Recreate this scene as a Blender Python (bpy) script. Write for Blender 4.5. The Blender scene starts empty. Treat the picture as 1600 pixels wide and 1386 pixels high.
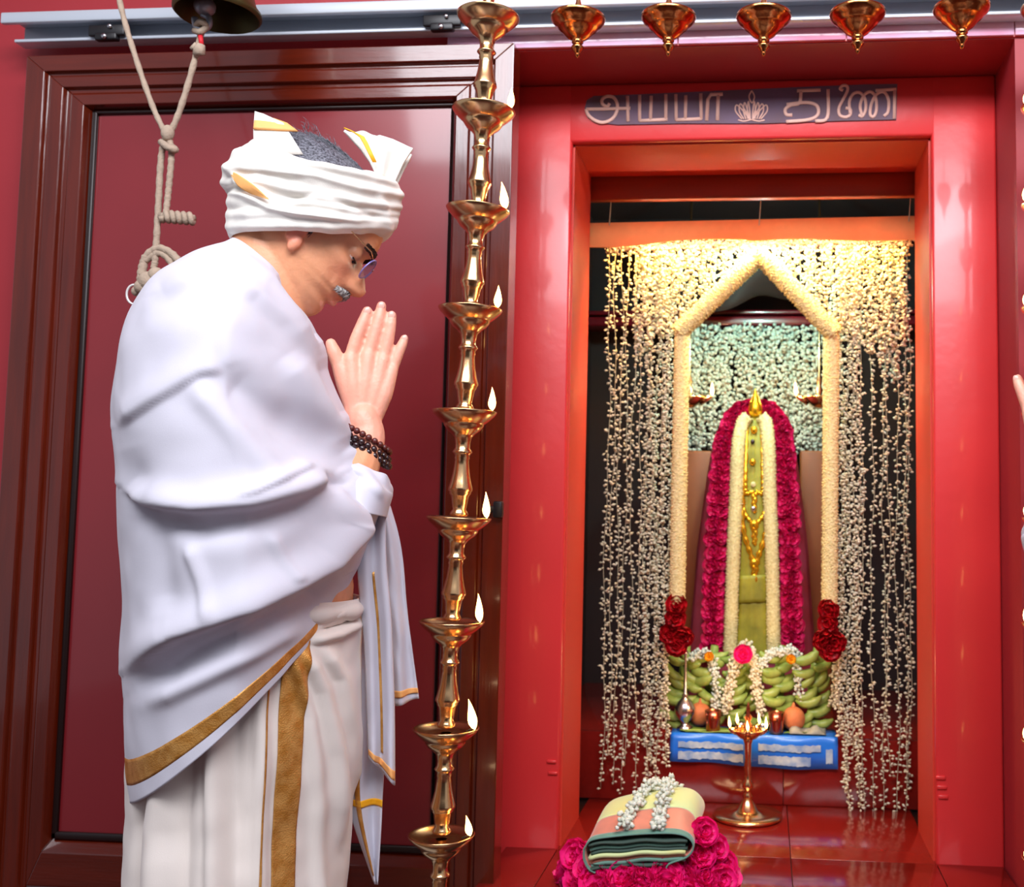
import bpy, bmesh, math, random
import numpy as np
from mathutils import Vector, Matrix, noise
random.seed(7); rng = np.random.default_rng(7)
sc = bpy.context.scene
COL = sc.collection
PI = math.pi

# ---------------------------------------------------------------- camera
FPX, CX, CY = 1600.0, 1060.0, 675.0
YAW, PIT, ROL = 0.085, 0.076, 0.012
ZC = 1.10
CAM = Vector((0, 0, ZC))
_F0 = Vector((-math.sin(YAW), math.cos(YAW), 0)); _R0 = Vector((math.cos(YAW), math.sin(YAW), 0)); _Z = Vector((0, 0, 1))
FW = _F0*math.cos(PIT)+_Z*math.sin(PIT); _U0 = -_F0*math.sin(PIT)+_Z*math.cos(PIT)
RT = _R0*math.cos(ROL)+_U0*math.sin(ROL); UP = -_R0*math.sin(ROL)+_U0*math.cos(ROL)
cd = bpy.data.cameras.new('camera'); cam = bpy.data.objects.new('camera', cd); COL.objects.link(cam)
cam.matrix_world = Matrix(((RT.x, UP.x, -FW.x, CAM.x), (RT.y, UP.y, -FW.y, CAM.y), (RT.z, UP.z, -FW.z, CAM.z), (0, 0, 0, 1)))
cd.sensor_fit = 'HORIZONTAL'; cd.sensor_width = 36.0; cd.lens = 36.0*FPX/1600.0
cd.shift_x = (800.0-CX)/1600.0; cd.shift_y = (CY-693.0)/1600.0
cd.clip_start = 0.02
cd.dof.use_dof = True; cd.dof.focus_distance = 1.5; cd.dof.aperture_fstop = 7.0
sc.camera = cam

# ---------------------------------------------------------------- world, lights, exposure
w = bpy.data.worlds.new('world'); sc.world = w; w.use_nodes = True
bg = w.node_tree.nodes['Background']; bg.inputs[0].default_value = (0.84, 0.86, 1.0, 1); bg.inputs[1].default_value = 0.40
def area(name, loc, target, sx, sy, power, col):
    l = bpy.data.lights.new(name, 'AREA'); l.shape = 'RECTANGLE'; l.size = sx; l.size_y = sy; l.energy = power; l.color = col
    o = bpy.data.objects.new(name, l); COL.objects.link(o); o.location = loc
    o.rotation_euler = (Vector(target)-Vector(loc)).to_track_quat('-Z', 'Y').to_euler(); return o
area('courtyard_daylight', (-0.15, -0.4, 3.15), (0.0, 2.0, 1.5), 3.0, 1.0, 116, (0.93, 0.94, 1.0))
area('high_front_area', (0.4, 0.55, 2.72), (0.1, 2.1, 1.5), 1.2, 0.25, 14, (0.95, 0.93, 1.0))  # pale area light high in front, no fixture modelled
vs = sc.view_settings; vs.view_transform = 'Standard'; vs.look = 'None'; vs.gamma = 1.0; vs.exposure = 0.12
try: vs.use_curve_mapping = False
except Exception: pass

# ---------------------------------------------------------------- helpers
def at(px, py, Y):
    d = FW*FPX + RT*(px-CX) - UP*(py-CY)
    return CAM + d*((Y-CAM.y)/d.y)
def proj(p):
    q = Vector(p)-CAM; w_ = q.dot(FW)
    return CX+FPX*q.dot(RT)/w_, CY-FPX*q.dot(UP)/w_
def proj_np(P):
    q = P-np.array(CAM); w_ = q@np.array(FW)
    return CX+FPX*(q@np.array(RT))/w_, CY-FPX*(q@np.array(UP))/w_
def s2l(c):
    def f(v):
        v /= 255.0
        return v/12.92 if v <= .04045 else ((v+.055)/1.055)**2.4
    return (f(c[0]), f(c[1]), f(c[2]), 1.0)

MATS = {}
def mat(name, col, rough=0.5, metal=0.0, var=0.0, vscale=30.0, bump=0.0, bscale=200.0, coat=0.0, emit=0.0, sheen=0.0, sss=0.0, trans=0.0, col2=None, stretch=None, attr=None, spec=None, translucent=0.0):
    m = bpy.data.materials.new(name); m.use_nodes = True; nt = m.node_tree; N = nt.nodes; L = nt.links
    b = N['Principled BSDF']; c = s2l(col)
    b.inputs['Base Color'].default_value = c; b.inputs['Roughness'].default_value = rough; b.inputs['Metallic'].default_value = metal
    if coat: b.inputs['Coat Weight'].default_value = coat; b.inputs['Coat Roughness'].default_value = 0.08
    if spec is not None: b.inputs['Specular IOR Level'].default_value = spec
    if sheen: b.inputs['Sheen Weight'].default_value = sheen
    if sss: b.inputs['Subsurface Weight'].default_value = sss; b.inputs['Subsurface Radius'].default_value = (0.01, 0.004, 0.002); b.inputs['Subsurface Scale'].default_value = 0.5
    if trans: b.inputs['Transmission Weight'].default_value = trans
    if emit: b.inputs['Emission Color'].default_value = c; b.inputs['Emission Strength'].default_value = emit
    tc = None
    def coords(sc_):
        nonlocal tc
        if tc is None: tc = N.new('ShaderNodeTexCoord')
        mp = N.new('ShaderNodeMapping'); L.new(tc.outputs['Object'], mp.inputs['Vector'])
        mp.inputs['Scale'].default_value = stretch or (1, 1, 1)
        n = N.new('ShaderNodeTexNoise'); n.inputs['Scale'].default_value = sc_; n.inputs['Detail'].default_value = 5
        L.new(mp.outputs[0], n.inputs['Vector']); return n
    src = None
    if attr:
        a = N.new('ShaderNodeAttribute'); a.attribute_name = attr; src = a.outputs['Color']; L.new(src, b.inputs['Base Color'])
    if var:
        n = coords(vscale); mx = N.new('ShaderNodeMix'); mx.data_type = 'RGBA'
        cr = N.new('ShaderNodeMapRange'); cr.inputs[1].default_value = 0.35; cr.inputs[2].default_value = 0.65; cr.inputs[4].default_value = var if not col2 else 1.0
        L.new(n.outputs['Fac'], cr.inputs[0]); L.new(cr.outputs[0], mx.inputs[0])
        if src: L.new(src, mx.inputs[6])
        else: mx.inputs[6].default_value = c
        d = s2l(col2) if col2 else (c[0]*.45, c[1]*.45, c[2]*.45, 1)
        mx.inputs[7].default_value = d
        L.new(mx.outputs[2], b.inputs['Base Color'])
    if bump:
        n = coords(bscale); bp = N.new('ShaderNodeBump'); bp.inputs['Strength'].default_value = bump; bp.inputs['Distance'].default_value = 0.002
        L.new(n.outputs['Fac'], bp.inputs['Height']); L.new(bp.outputs[0], b.inputs['Normal'])
    if translucent:
        t = N.new('ShaderNodeBsdfTranslucent'); t.inputs[0].default_value = c; ms = N.new('ShaderNodeMixShader'); ms.inputs[0].default_value = translucent
        L.new(b.outputs[0], ms.inputs[1]); L.new(t.outputs[0], ms.inputs[2]); L.new(ms.outputs[0], N['Material Output'].inputs[0])
    MATS[name] = m; return m

mat('red_wall', (160, 40, 48), .5, var=.12, vscale=3, bump=.15, bscale=60)
mat('portal_paint', (220, 52, 54), .36, var=.1, vscale=4, bump=.22, bscale=45, coat=.25)
mat('jamb_glow_tint', (206, 58, 40), .5, var=.1, vscale=4, bump=.15, bscale=40)
mat('lilac_tile', (236, 204, 234), .12, var=.2, vscale=6, col2=(232, 150, 180), coat=.5)
mat('lacquer_wood', (96, 25, 5), .22, var=.5, vscale=9, stretch=(6, 6, .5), coat=.7, bump=.25, bscale=35)
mat('lacquer_wood_h', (96, 25, 5), .22, var=.5, vscale=9, stretch=(.5, 6, 6), coat=.7, bump=.25, bscale=35)
mat('maroon_panel', (132, 34, 40), .3, var=.15, vscale=2.5, coat=.6)
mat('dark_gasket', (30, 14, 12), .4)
mat('aluminium', (206, 214, 224), .35, metal=.3, var=.08, vscale=3)
mat('aluminium_dark', (160, 166, 176), .4, metal=.4)
mat('black_plastic', (22, 21, 24), .4)
mat('steel', (200, 200, 205), .25, metal=1)
mat('granite_floor', (128, 26, 20), .16, var=.2, vscale=80, coat=.4)
mat('room_floor', (70, 26, 24), .3, var=.25, vscale=20)
mat('ceiling_paint', (225, 205, 205), .8, var=.05, vscale=4)
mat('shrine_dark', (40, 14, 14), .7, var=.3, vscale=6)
mat('brown_beam', (150, 52, 16), .45, var=.3, vscale=8, stretch=(.4, 5, 5))
mat('orange_cloth', (240, 146, 84), .85, var=.12, vscale=40, bump=.2, bscale=300, translucent=.1)
mat('blocker_black', (9, 6, 6), .95)
mat('canopy_brown', (34, 12, 8), .8, var=.3, vscale=10)
mat('thread', (190, 180, 150), .9)
mat('jasmine', (240, 234, 212), .75, var=.25, vscale=120, col2=(222, 208, 168), translucent=.15)
mat('jasmine_white', (238, 238, 228), .75, var=.2, vscale=120, col2=(206, 214, 196), translucent=.15)
mat('jasmine_cream', (240, 222, 164), .8, var=.3, vscale=160, col2=(214, 192, 130), bump=.5, bscale=350)
mat('withered', (150, 128, 132), .85, var=.4, vscale=90)
mat('magenta_petal', (240, 16, 112), .6, var=.4, vscale=25, col2=(186, 0, 66), translucent=.12)
mat('pink_petal', (252, 30, 140), .55, var=.4, vscale=30, col2=(242, 12, 122), translucent=.2)
mat('red_petal', (206, 8, 26), .5, var=.35, vscale=40, col2=(160, 0, 14))
mat('leaf', (110, 140, 50), .45, var=.4, vscale=12, coat=.2)
mat('banana', (126, 150, 62), .4, var=.35, vscale=30, col2=(166, 180, 88))
mat('banana_tip', (70, 66, 40), .7)
mat('brass', (236, 192, 140), .22, metal=1, var=.12, vscale=18)
mat('brass_cup', (216, 146, 88), .18, metal=1, var=.3, vscale=60, col2=(186, 96, 46), bump=.3, bscale=90)
mat('old_bronze', (92, 82, 48), .42, metal=.8, var=.45, vscale=9)
mat('copper', (196, 110, 84), .25, metal=1)
mat('silver', (206, 196, 200), .25, metal=1)
mat('gold', (236, 176, 40), .25, metal=.85)
mat('flame', (255, 196, 110), .5, emit=16)
mat('flame_core', (255, 236, 190), .5, emit=30)
mat('wick', (40, 30, 24), .9)
mat('oil', (150, 80, 30), .1, coat=.5)
mat('rope', (178, 158, 138), .95, var=.25, vscale=70, bump=.8, bscale=220)
mat('red_tape', (214, 30, 44), .6)
mat('white_metal_ring', (226, 222, 220), .3, metal=.3)
mat('white_cotton', (214, 212, 224), .9, var=.06, vscale=14, bump=.12, bscale=900, sheen=.15, translucent=.08)
mat('cream_cotton', (232, 222, 214), .9, var=.08, vscale=14, bump=.12, bscale=900, sheen=.15)
mat('turban_cotton', (240, 236, 226), .9, var=.08, vscale=20, bump=.18, bscale=600, sheen=.15)
mat('zari', (196, 132, 54), .42, metal=.55, var=.25, vscale=60, bump=.5, bscale=500, col2=(224, 166, 90))
mat('orange_border', (247, 178, 104), .7, var=.1, vscale=60)
mat('orange_bright', (246, 176, 20), .6)
mat('skin', (222, 150, 112), .48, attr='tint', var=.12, vscale=60, bump=.3, bscale=200, sss=.12, coat=.04)
mat('nail', (240, 178, 160), .3, coat=.3)
mat('hair', (40, 40, 48), .5, var=.6, vscale=300, col2=(120, 122, 132))
mat('grey_hair', (206, 204, 200), .6, var=.5, vscale=200, col2=(104, 102, 104))
mat('brow_hair', (62, 40, 34), .7)
mat('eye_white', (226, 214, 208), .2)
mat('eye_dark', (30, 18, 14), .1)
mat('rudraksha', (96, 28, 22), .4, var=.4, vscale=300, bump=.5, bscale=700, coat=.4)
mat('dark_bead', (46, 22, 24), .3, coat=.6)
mat('red_thread', (196, 20, 40), .8)
mat('lens_glass', (222, 222, 255), .05, trans=.85)
mat('lens_rim', (150, 140, 210), .3, metal=.3)
mat('sign_strip', (96, 66, 76), .6, var=.35, vscale=12, col2=(104, 78, 104))
mat('sign_paint', (240, 192, 176), .6, var=.1, vscale=80)
mat('saree_yellow', (214, 208, 128), .6, var=.35, vscale=14, col2=(198, 212, 150), sheen=.4)
mat('saree_pink', (222, 132, 110), .5, var=.2, vscale=20, col2=(196, 120, 100), metal=.15, sheen=.4)
mat('saree_green', (92, 138, 122), .6, var=.3, vscale=30, sheen=.4)
mat('saree_gap_shade', (50, 72, 62), .7)
mat('idol_pink', (214, 92, 120), .6, var=.3, vscale=12, col2=(196, 70, 80), translucent=.2)
mat('idol_green', (164, 152, 40), .6, var=.3, vscale=18, col2=(126, 118, 24))
mat('wood_brown', (156, 84, 40), .5, var=.3, vscale=8, stretch=(4, 4, .5))
mat('maroon_ledge', (110, 10, 24), .3, coat=.5)
mat('flex_blue', (30, 112, 214), .35, coat=.3)
mat('flex_print', (120, 150, 190), .4, var=.5, vscale=40, col2=(188, 200, 204), coat=.2)
mat('grey_wrap', (122, 118, 110), .6, var=.4, vscale=20, col2=(168, 160, 140))
mat('coconut', (206, 116, 66), .7, var=.25, vscale=60, bump=.5, bscale=160)

def tag(o, label, cat, group=None):
    o['label'] = label; o['category'] = cat
    if group: o['group'] = group
    return o
def thing(name, loc, label, cat, group=None):
    o = bpy.data.objects.new(name, None); COL.objects.link(o); o.location = loc; o.empty_display_size = .02
    return tag(o, label, cat, group)
def obj(name, me, parent=None):
    o = bpy.data.objects.new(name, me); COL.objects.link(o)
    if parent is not None:
        o.parent = parent; o.matrix_parent_inverse = Matrix.Translation(parent.location).inverted()
    return o
def mesh(name, V, Fc, m, smooth=True):
    me = bpy.data.meshes.new(name)
    V = V.tolist() if isinstance(V, np.ndarray) else [tuple(v) for v in V]
    Fc = Fc.tolist() if isinstance(Fc, np.ndarray) else Fc
    me.from_pydata(V, [], Fc)
    if m: me.materials.append(MATS[m])
    if smooth: me.polygons.foreach_set('use_smooth', [True]*len(me.polygons))
    me.update(); return me
def mobj(name, VF, m, parent=None, smooth=True): return obj(name, mesh(name, VF[0], VF[1], m, smooth), parent)
def struct(name, VF, m, smooth=False):
    o = mobj(name, VF, m, None, smooth); o['kind'] = 'structure'; return o
def join(parts):
    V = []; F_ = []; n = 0
    for v, f in parts:
        v = [tuple(x) for x in (v.tolist() if isinstance(v, np.ndarray) else v)]; f = f.tolist() if isinstance(f, np.ndarray) else f
        V += v; F_ += [tuple(i+n for i in q) for q in f]; n += len(v)
    return V, F_
def xf(VF, M):
    return [tuple(M @ Vector(v)) for v in VF[0]], VF[1]
def fixn(me):
    bm = bmesh.new(); bm.from_mesh(me); bmesh.ops.recalc_face_normals(bm, faces=bm.faces); bm.to_mesh(me); bm.free()
def bbox(x0, x1, y0, y1, z0, z1, bev=0.0, seg=2):
    bm = bmesh.new(); bmesh.ops.create_cube(bm, size=1)
    for v in bm.verts: v.co = ((x0+x1)/2+v.co.x*(x1-x0), (y0+y1)/2+v.co.y*(y1-y0), (z0+z1)/2+v.co.z*(z1-z0))
    if bev: bmesh.ops.bevel(bm, geom=bm.edges[:], offset=bev, segments=seg, affect='EDGES', profile=.5)
    bm.verts.index_update(); VF = ([tuple(v.co) for v in bm.verts], [tuple(v.index for v in f.verts) for f in bm.faces]); bm.free(); return VF
def lathe(prof, seg=32, close=False):
    V = []; F_ = []; n = len(prof)
    for i in range(seg):
        a = 2*PI*i/seg
        for r, z in prof: V.append((r*math.cos(a), r*math.sin(a), z))
    for i in range(seg):
        j = (i+1) % seg
        for k in range(n-1): F_.append((i*n+k, i*n+k+1, j*n+k+1, j*n+k))
    return V, F_
def smooth_path(pts, n):
    P = [Vector(p) for p in pts]
    if len(P) == 2: return [P[0].lerp(P[1], i/n) for i in range(n+1)]
    out = []
    for i in range(len(P)-1):
        p0 = P[i-1] if i else P[0]*2-P[1]; p1 = P[i]; p2 = P[i+1]; p3 = P[i+2] if i+2 < len(P) else P[-1]*2-P[-2]
        for k in range(n):
            t = k/n
            out.append(.5*((2*p1)+(p2-p0)*t+(2*p0-5*p1+4*p2-p3)*t*t+(3*p1-p0-3*p2+p3)*t**3))
    out.append(P[-1]); return out
def tube(pts, rad, seg=10, closed=False, flat=1.0):
    P = [Vector(p) for p in pts]; n = len(P); V = []; F_ = []
    R = rad if hasattr(rad, '__len__') else [rad]*n
    up = None
    for i in range(n):
        if closed: t = (P[(i+1) % n]-P[i-1])
        else: t = P[min(i+1, n-1)]-P[max(i-1, 0)]
        t.normalize()
        if up is None:
            up = Vector((0, 1, 0)) if abs(t.y) < .9 else Vector((1, 0, 0))
        up = (up-t*up.dot(t)).normalized(); s = t.cross(up)
        for k in range(seg):
            a = 2*PI*k/seg
            V.append(tuple(P[i]+up*(R[i]*flat*math.cos(a))+s*(R[i]*math.sin(a))))
    for i in range(n if closed else n-1):
        j = (i+1) % n
        for k in range(seg):
            F_.append((i*seg+k, i*seg+(k+1) % seg, j*seg+(k+1) % seg, j*seg+k))
    if not closed:
        F_.append(tuple(range(seg))[::-1]); F_.append(tuple((n-1)*seg+k for k in range(seg)))
    return V, F_
def ball(c, r, seg=16, ring=10, sc3=(1, 1, 1), M=None):
    V = [(0, 0, 1)]; F_ = []
    for i in range(1, ring):
        th = PI*i/ring
        for k in range(seg):
            a = 2*PI*k/seg; V.append((math.sin(th)*math.cos(a), math.sin(th)*math.sin(a), math.cos(th)))
    V.append((0, 0, -1))
    for k in range(seg): F_.append((0, 1+k, 1+(k+1) % seg))
    for i in range(ring-2):
        for k in range(seg):
            a = 1+i*seg+k; b = 1+i*seg+(k+1) % seg; F_.append((a, a+seg, b+seg, b))
    e = len(V)-1; s = 1+(ring-2)*seg
    for k in range(seg): F_.append((s+k, e, s+(k+1) % seg))
    T = Matrix.Translation(Vector(c)) @ (M.to_4x4() if M else Matrix.Identity(4)) @ Matrix.Diagonal((r*sc3[0], r*sc3[1], r*sc3[2], 1))
    return [tuple(T @ Vector(v)) for v in V], F_
def grid_faces(nr, nc, wrap=False):
    F_ = []
    for i in range(nr-1):
        for k in range(nc if wrap else nc-1):
            q = (k+1) % nc; F_.append((i*nc+k, i*nc+q, (i+1)*nc+q, (i+1)*nc+k))
    return F_
def copy_tree(o, parent=None, loc=None):
    c = o.copy(); COL.objects.link(c)
    if loc is not None: c.location = loc
    if parent is not None: c.parent = parent
    for ch in [x for x in bpy.data.objects if x.parent == o]:
        d = copy_tree(ch, c)
    return c
def buds(P, D, ln, rad, seg=5):
    """spindle shaped buds: P bases (N,3), D unit directions (N,3)"""
    P = np.asarray(P); D = np.asarray(D); N_ = len(P)
    ln = np.broadcast_to(np.asarray(ln, float), (N_,)); rad = np.broadcast_to(np.asarray(rad, float), (N_,))
    ref = np.where(np.abs(D[:, 2:3]) < .9, np.array([[0, 0, 1.]]), np.array([[1., 0, 0]]))
    A = np.cross(D, ref); A /= np.linalg.norm(A, axis=1, keepdims=True); B = np.cross(D, A)
    V = np.zeros((N_, seg+2, 3)); V[:, 0] = P
    for k in range(seg):
        a = 2*PI*k/seg
        V[:, 1+k] = P + D*(ln*.62)[:, None] + (A*math.cos(a)+B*math.sin(a))*rad[:, None]
    V[:, seg+1] = P + D*ln[:, None]
    fs = []
    for k in range(seg):
        q = (k+1) % seg; fs += [(0, 1+q, 1+k), (seg+1, 1+k, 1+q)]
    Fc = np.array(fs)[None] + (np.arange(N_)*(seg+2))[:, None, None]
    return V.reshape(-1, 3), Fc.reshape(-1, 3)
def randdir(n, flat=1.0):
    d = rng.normal(size=(n, 3)); d[:, 2] *= flat; return d/np.linalg.norm(d, axis=1, keepdims=True)
def lerp_tab(x, tab):
    return np.interp(x, [t[0] for t in tab], [t[1] for t in tab])

# ================================================================ THE SETTING
YP, YW, YJ = 2.20, 2.03, 2.425          # portal face, outer wall face, back of the jambs
zSof = at(1170, 71, YW).z              # underside of the beam
zOpen = at(1170, 217, YP).z
xOL = at(884, 700, YP).x; xOR = at(1459, 700, YP).x
xRR = at(1594, 700, YW).x              # right side of recess
xRL = at(790, 700, YP).x - .10         # left side of recess (behind the door)
zFl = at(1168, 1272, 2.5).z            # floor of the shrine
zPl = at(1168, 1150, 2.587).z          # platform top
YR = 2.587
zTop = 3.0
struct('floor', bbox(-4, 4, -4, 1.86, -.1, 0), 'room_floor')
struct('added_dark_wall', bbox(-4, 4, -3.7, -3.55, 0, 2.1), 'shrine_dark')  # unseen wall added behind the camera to darken the lower reflections
struct('ceiling', bbox(-3.2, 3.2, .75, 3.6, zTop, zTop+.1), 'ceiling_paint')
struct('wall_left', bbox(-3.2, xRL, YW+.03, 2.6, 0, zTop), 'red_wall')
struct('wall_right', bbox(xRR, 3.2, YW, 2.6, 0, zTop), 'red_wall')
struct('wall_top', bbox(xRL, xRR, YW, 2.6, zSof, zTop), 'red_wall')
# portal with its opening (built as jambs and lintel meeting at the corners)
pr = []
pr.append(bbox(xRL, xOL, YP, YJ, 0, zSof, .006)); pr.append(bbox(xOR, xRR, YP, YJ, 0, zSof, .006)); pr.append(bbox(xOL-.01, xOR+.01, YP+.0005, YJ, zOpen, zSof, .006))
struct('wall_portal', join(pr), 'portal_paint', True)
# plaster marks on the portal foot
for (px, py) in ((1468, 1215), (1470, 1230), (1472, 1245)):
    p = at(px, py, YP); o = struct('trim_3', bbox(p.x-.008, p.x+.012, YP-.004, YP+.002, p.z-.004, p.z+.004, .002), 'portal_paint', True)
for (px, py) in ((862, 1190), (864, 1208)):
    p = at(px, py, YP); struct('trim_4', bbox(p.x-.01, p.x+.01, YP-.004, YP+.002, p.z-.003, p.z+.003, .0015), 'portal_paint', True)
# jamb linings with the warm lamp glow tinted into their colour
t_ = .004
struct('trim_2', join([bbox(xOL, xOL+t_, YP+.018, YJ+.002, zFl, zOpen), bbox(xOR-t_, xOR, YP+.018, YJ+.002, zFl, zOpen), bbox(xOL, xOR, YP+.018, YJ+.002, zOpen-t_, zOpen)]), 'jamb_glow_tint')
# lilac tile band on the beam front: tiles with joints
zt0 = zSof+.002; zt1 = at(1170, 38, YW).z
tb = struct('trim_1', bbox(xRL, xRR+.55, YW-.004, YW, zt0, zt1), 'portal_paint')
jx = [xRL, at(1060, 60, YW).x, at(1322, 60, YW).x, at(1584, 60, YW).x, xRR+.55]
for a, b in zip(jx[:-1], jx[1:]):
    mobj('tile', bbox(a+.001, b-.001, YW-.010, YW-.002, zt0+.001, zt1-.001, .0015), 'lilac_tile', tb)
# shrine chamber
xi0, xi1 = xOL-.14, xOR+.14
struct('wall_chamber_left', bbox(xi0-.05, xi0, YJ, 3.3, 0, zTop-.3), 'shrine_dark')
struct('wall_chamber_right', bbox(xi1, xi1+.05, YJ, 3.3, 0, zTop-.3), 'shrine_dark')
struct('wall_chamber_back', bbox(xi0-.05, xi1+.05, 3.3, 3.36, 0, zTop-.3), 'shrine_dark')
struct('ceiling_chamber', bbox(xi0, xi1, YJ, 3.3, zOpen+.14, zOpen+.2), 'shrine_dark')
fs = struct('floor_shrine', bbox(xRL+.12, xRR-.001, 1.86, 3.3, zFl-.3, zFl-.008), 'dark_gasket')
ty = [1.862, 2.20, YR]; tx = [xRL+.122, xOL, at(1232, 1300, 2.4).x, xOR, xRR-.003]
for a, b in zip(ty[:-1], ty[1:]):
    for c, d in zip(tx[:-1], tx[1:]):
        if b > 2.3 and (c < xOL-.01 or d > xOR+.01): continue
        if a < 2.2: pass
        mobj('tile', bbox(c+.0008, d-.0008, a+.0008, b-.0008, zFl-.01, zFl, .0006), 'granite_floor', fs)
struct('step_riser', bbox(xRL+.12, xRR-.001, 1.855, 1.862, 0, zFl-.3), 'granite_floor')
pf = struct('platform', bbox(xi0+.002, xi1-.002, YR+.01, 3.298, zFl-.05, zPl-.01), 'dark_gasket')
xm = at(1224, 1200, YR).x
for a, b in ((xi0+.003, xm), (xm, xi1-.003)):
    mobj('tile', bbox(a+.0008, b-.0008, YR, YR+.012, zFl, zPl, .0006), 'granite_floor', pf)
    mobj('tile', bbox(a+.0008, b-.0008, YR+.0125, 3.296, zPl-.012, zPl, .0006), 'granite_floor', pf)

# ---------------------------------------------------------------- sliding door with stepped frame
YD = 1.985
dx0, dx1 = at(42, 90, YD).x, at(803, 90, YD).x
dz1 = at(420, 77, YD).z; dz0 = .10
ix0, ix1 = at(133, 165, YD).x, at(704, 155, YD).x
iz1 = at(420, 160, YD).z; iz0 = at(110, 1318, YD).z
door = thing('sliding_door', ((dx0+dx1)/2, YD+.02, dz0), 'lacquered red-brown wooden sliding door with stepped frame and maroon panel', 'door')
def frame_piece(name, side, m):
    # steps from the outer edge inwards: (fraction of stile width, depth behind front)
    steps = [(0, .0), (.30, .0), (.33, .010), (.38, .010), (.40, .004), (.60, .004), (.63, .014), (.70, .014), (.73, .009), (.93, .009), (1.0, .032)]
    def pt(fr, dep, end):
        l = dx0+(ix0-dx0)*fr; r = dx1+(ix1-dx1)*fr; t = dz1+(iz1-dz1)*fr; b = dz0+(iz0-dz0)*fr
        y = YD+dep
        return {'L': ((l, y, b), (l, y, t)), 'R': ((r, y, t), (r, y, b)), 'T': ((l, y, t), (r, y, t)), 'B': ((r, y, b), (l, y, b))}[side][end]
    V = []; F_ = []
    for e in (0, 1):
        for fr, dp in steps: V.append(pt(fr, dp, e))
        V.append(pt(1.0, .055, e)[:1]+(YD+.055,)+pt(1.0, 0, e)[2:]); V.append(pt(0, .055, e)[:1]+(YD+.055,)+pt(0, 0, e)[2:])
    n = len(steps)+2
    for k in range(n): F_.append((k, (k+1) % n, n+(k+1) % n, n+k))
    F_.append(tuple(range(n))); F_.append(tuple(range(n, 2*n))[::-1])
    o = mobj(name, (V, F_), m, door, False); fixn(o.data)
    bv = o.modifiers.new('bevel', 'BEVEL'); bv.width = .0015; bv.segments = 2; bv.limit_method = 'ANGLE'; bv.angle_limit = .4
    return o
frame_piece('stile', 'L', 'lacquer_wood'); frame_piece('stile', 'R', 'lacquer_wood'); frame_piece('top_rail', 'T', 'lacquer_wood_h'); frame_piece('bottom_rail', 'B', 'lacquer_wood_h')
mobj('panel', bbox(ix0-.003, ix1+.003, YD+.030, YD+.045, iz0-.003, iz1+.003), 'maroon_panel', door, False)
mobj('panel_bead', join([bbox(ix0, ix1, YD+.022, YD+.031, iz0, iz0+.014, .003), bbox(ix0, ix1, YD+.022, YD+.031, iz1-.007, iz1, .003), bbox(ix0, ix0+.012, YD+.022, YD+.031, iz0, iz1, .003), bbox(ix1-.006, ix1, YD+.022, YD+.031, iz0, iz1, .003)]), 'dark_gasket', door, True)
p = at(781, 796, YD)
lt = mobj('latch', bbox(p.x-.010, p.x+.008, YD-.016, YD+.002, p.z-.016, p.z+.016, .003), 'black_plastic', door, True)
mobj('latch_bolt', bbox(p.x-.028, p.x-.009, YD-.010, YD-.003, p.z-.006, p.z+.006, .002), 'black_plastic', lt, True)
# ---------------------------------------------------------------- sliding rail
rl0 = at(8, 46, YW-.05); rl1 = at(1600, -14, YW-.05)
zr = at(420, 25, YW-.05).z
x0, x1 = rl0.x, at(1700, 20, YW-.05).x
rail = thing('door_rail', ((x0+x1)/2, YW-.02, zr), 'long grey aluminium track that the sliding door hangs from', 'rail')
mobj('track_face', bbox(x0, x1, YW-.066, YW-.054, zr-.006, zr+.018, .003), 'aluminium', rail, True)
mobj('track_channel', join([bbox(x0+.02, x1, YW-.056, YW-.012, zr+.004, zr+.014, .002), bbox(x0+.02, x1, YW-.020, YW-.012, zr-.034, zr+.005, .002)]), 'aluminium_dark', rail, True)
mobj('track_lip', bbox(x0+.02, x1, YW-.048, YW-.014, zr-.040, zr-.033, .002), 'aluminium', rail, True)
for px in (165, 690):
    q = at(px, 55 if px < 400 else 35, YW-.06)
    h = mobj('hanger', join([bbox(q.x-.040, q.x+.040, YW-.060, YW-.050, zr-.036, zr-.012, .003), bbox(q.x-.024, q.x+.024, YW-.062, YW-.046, zr-.046, zr-.030, .003)]), 'black_plastic', rail, True)
    mobj('bolt', xf(lathe([(0, .006), (.005, .006), (.006, .003), (.006, 0), (0.0, 0)], 8), Matrix.Translation((q.x, YW-.062, zr-.040)) @ Matrix.Rotation(PI/2, 4, 'X')), 'steel', h)
    mobj('bolt', xf(lathe([(0, .006), (.004, .006), (.005, .003), (.005, 0), (0.0, 0)], 8), Matrix.Translation((q.x+.01, YW-.060, zr-.018)) @ Matrix.Rotation(PI/2, 4, 'X')), 'steel', h)

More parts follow.
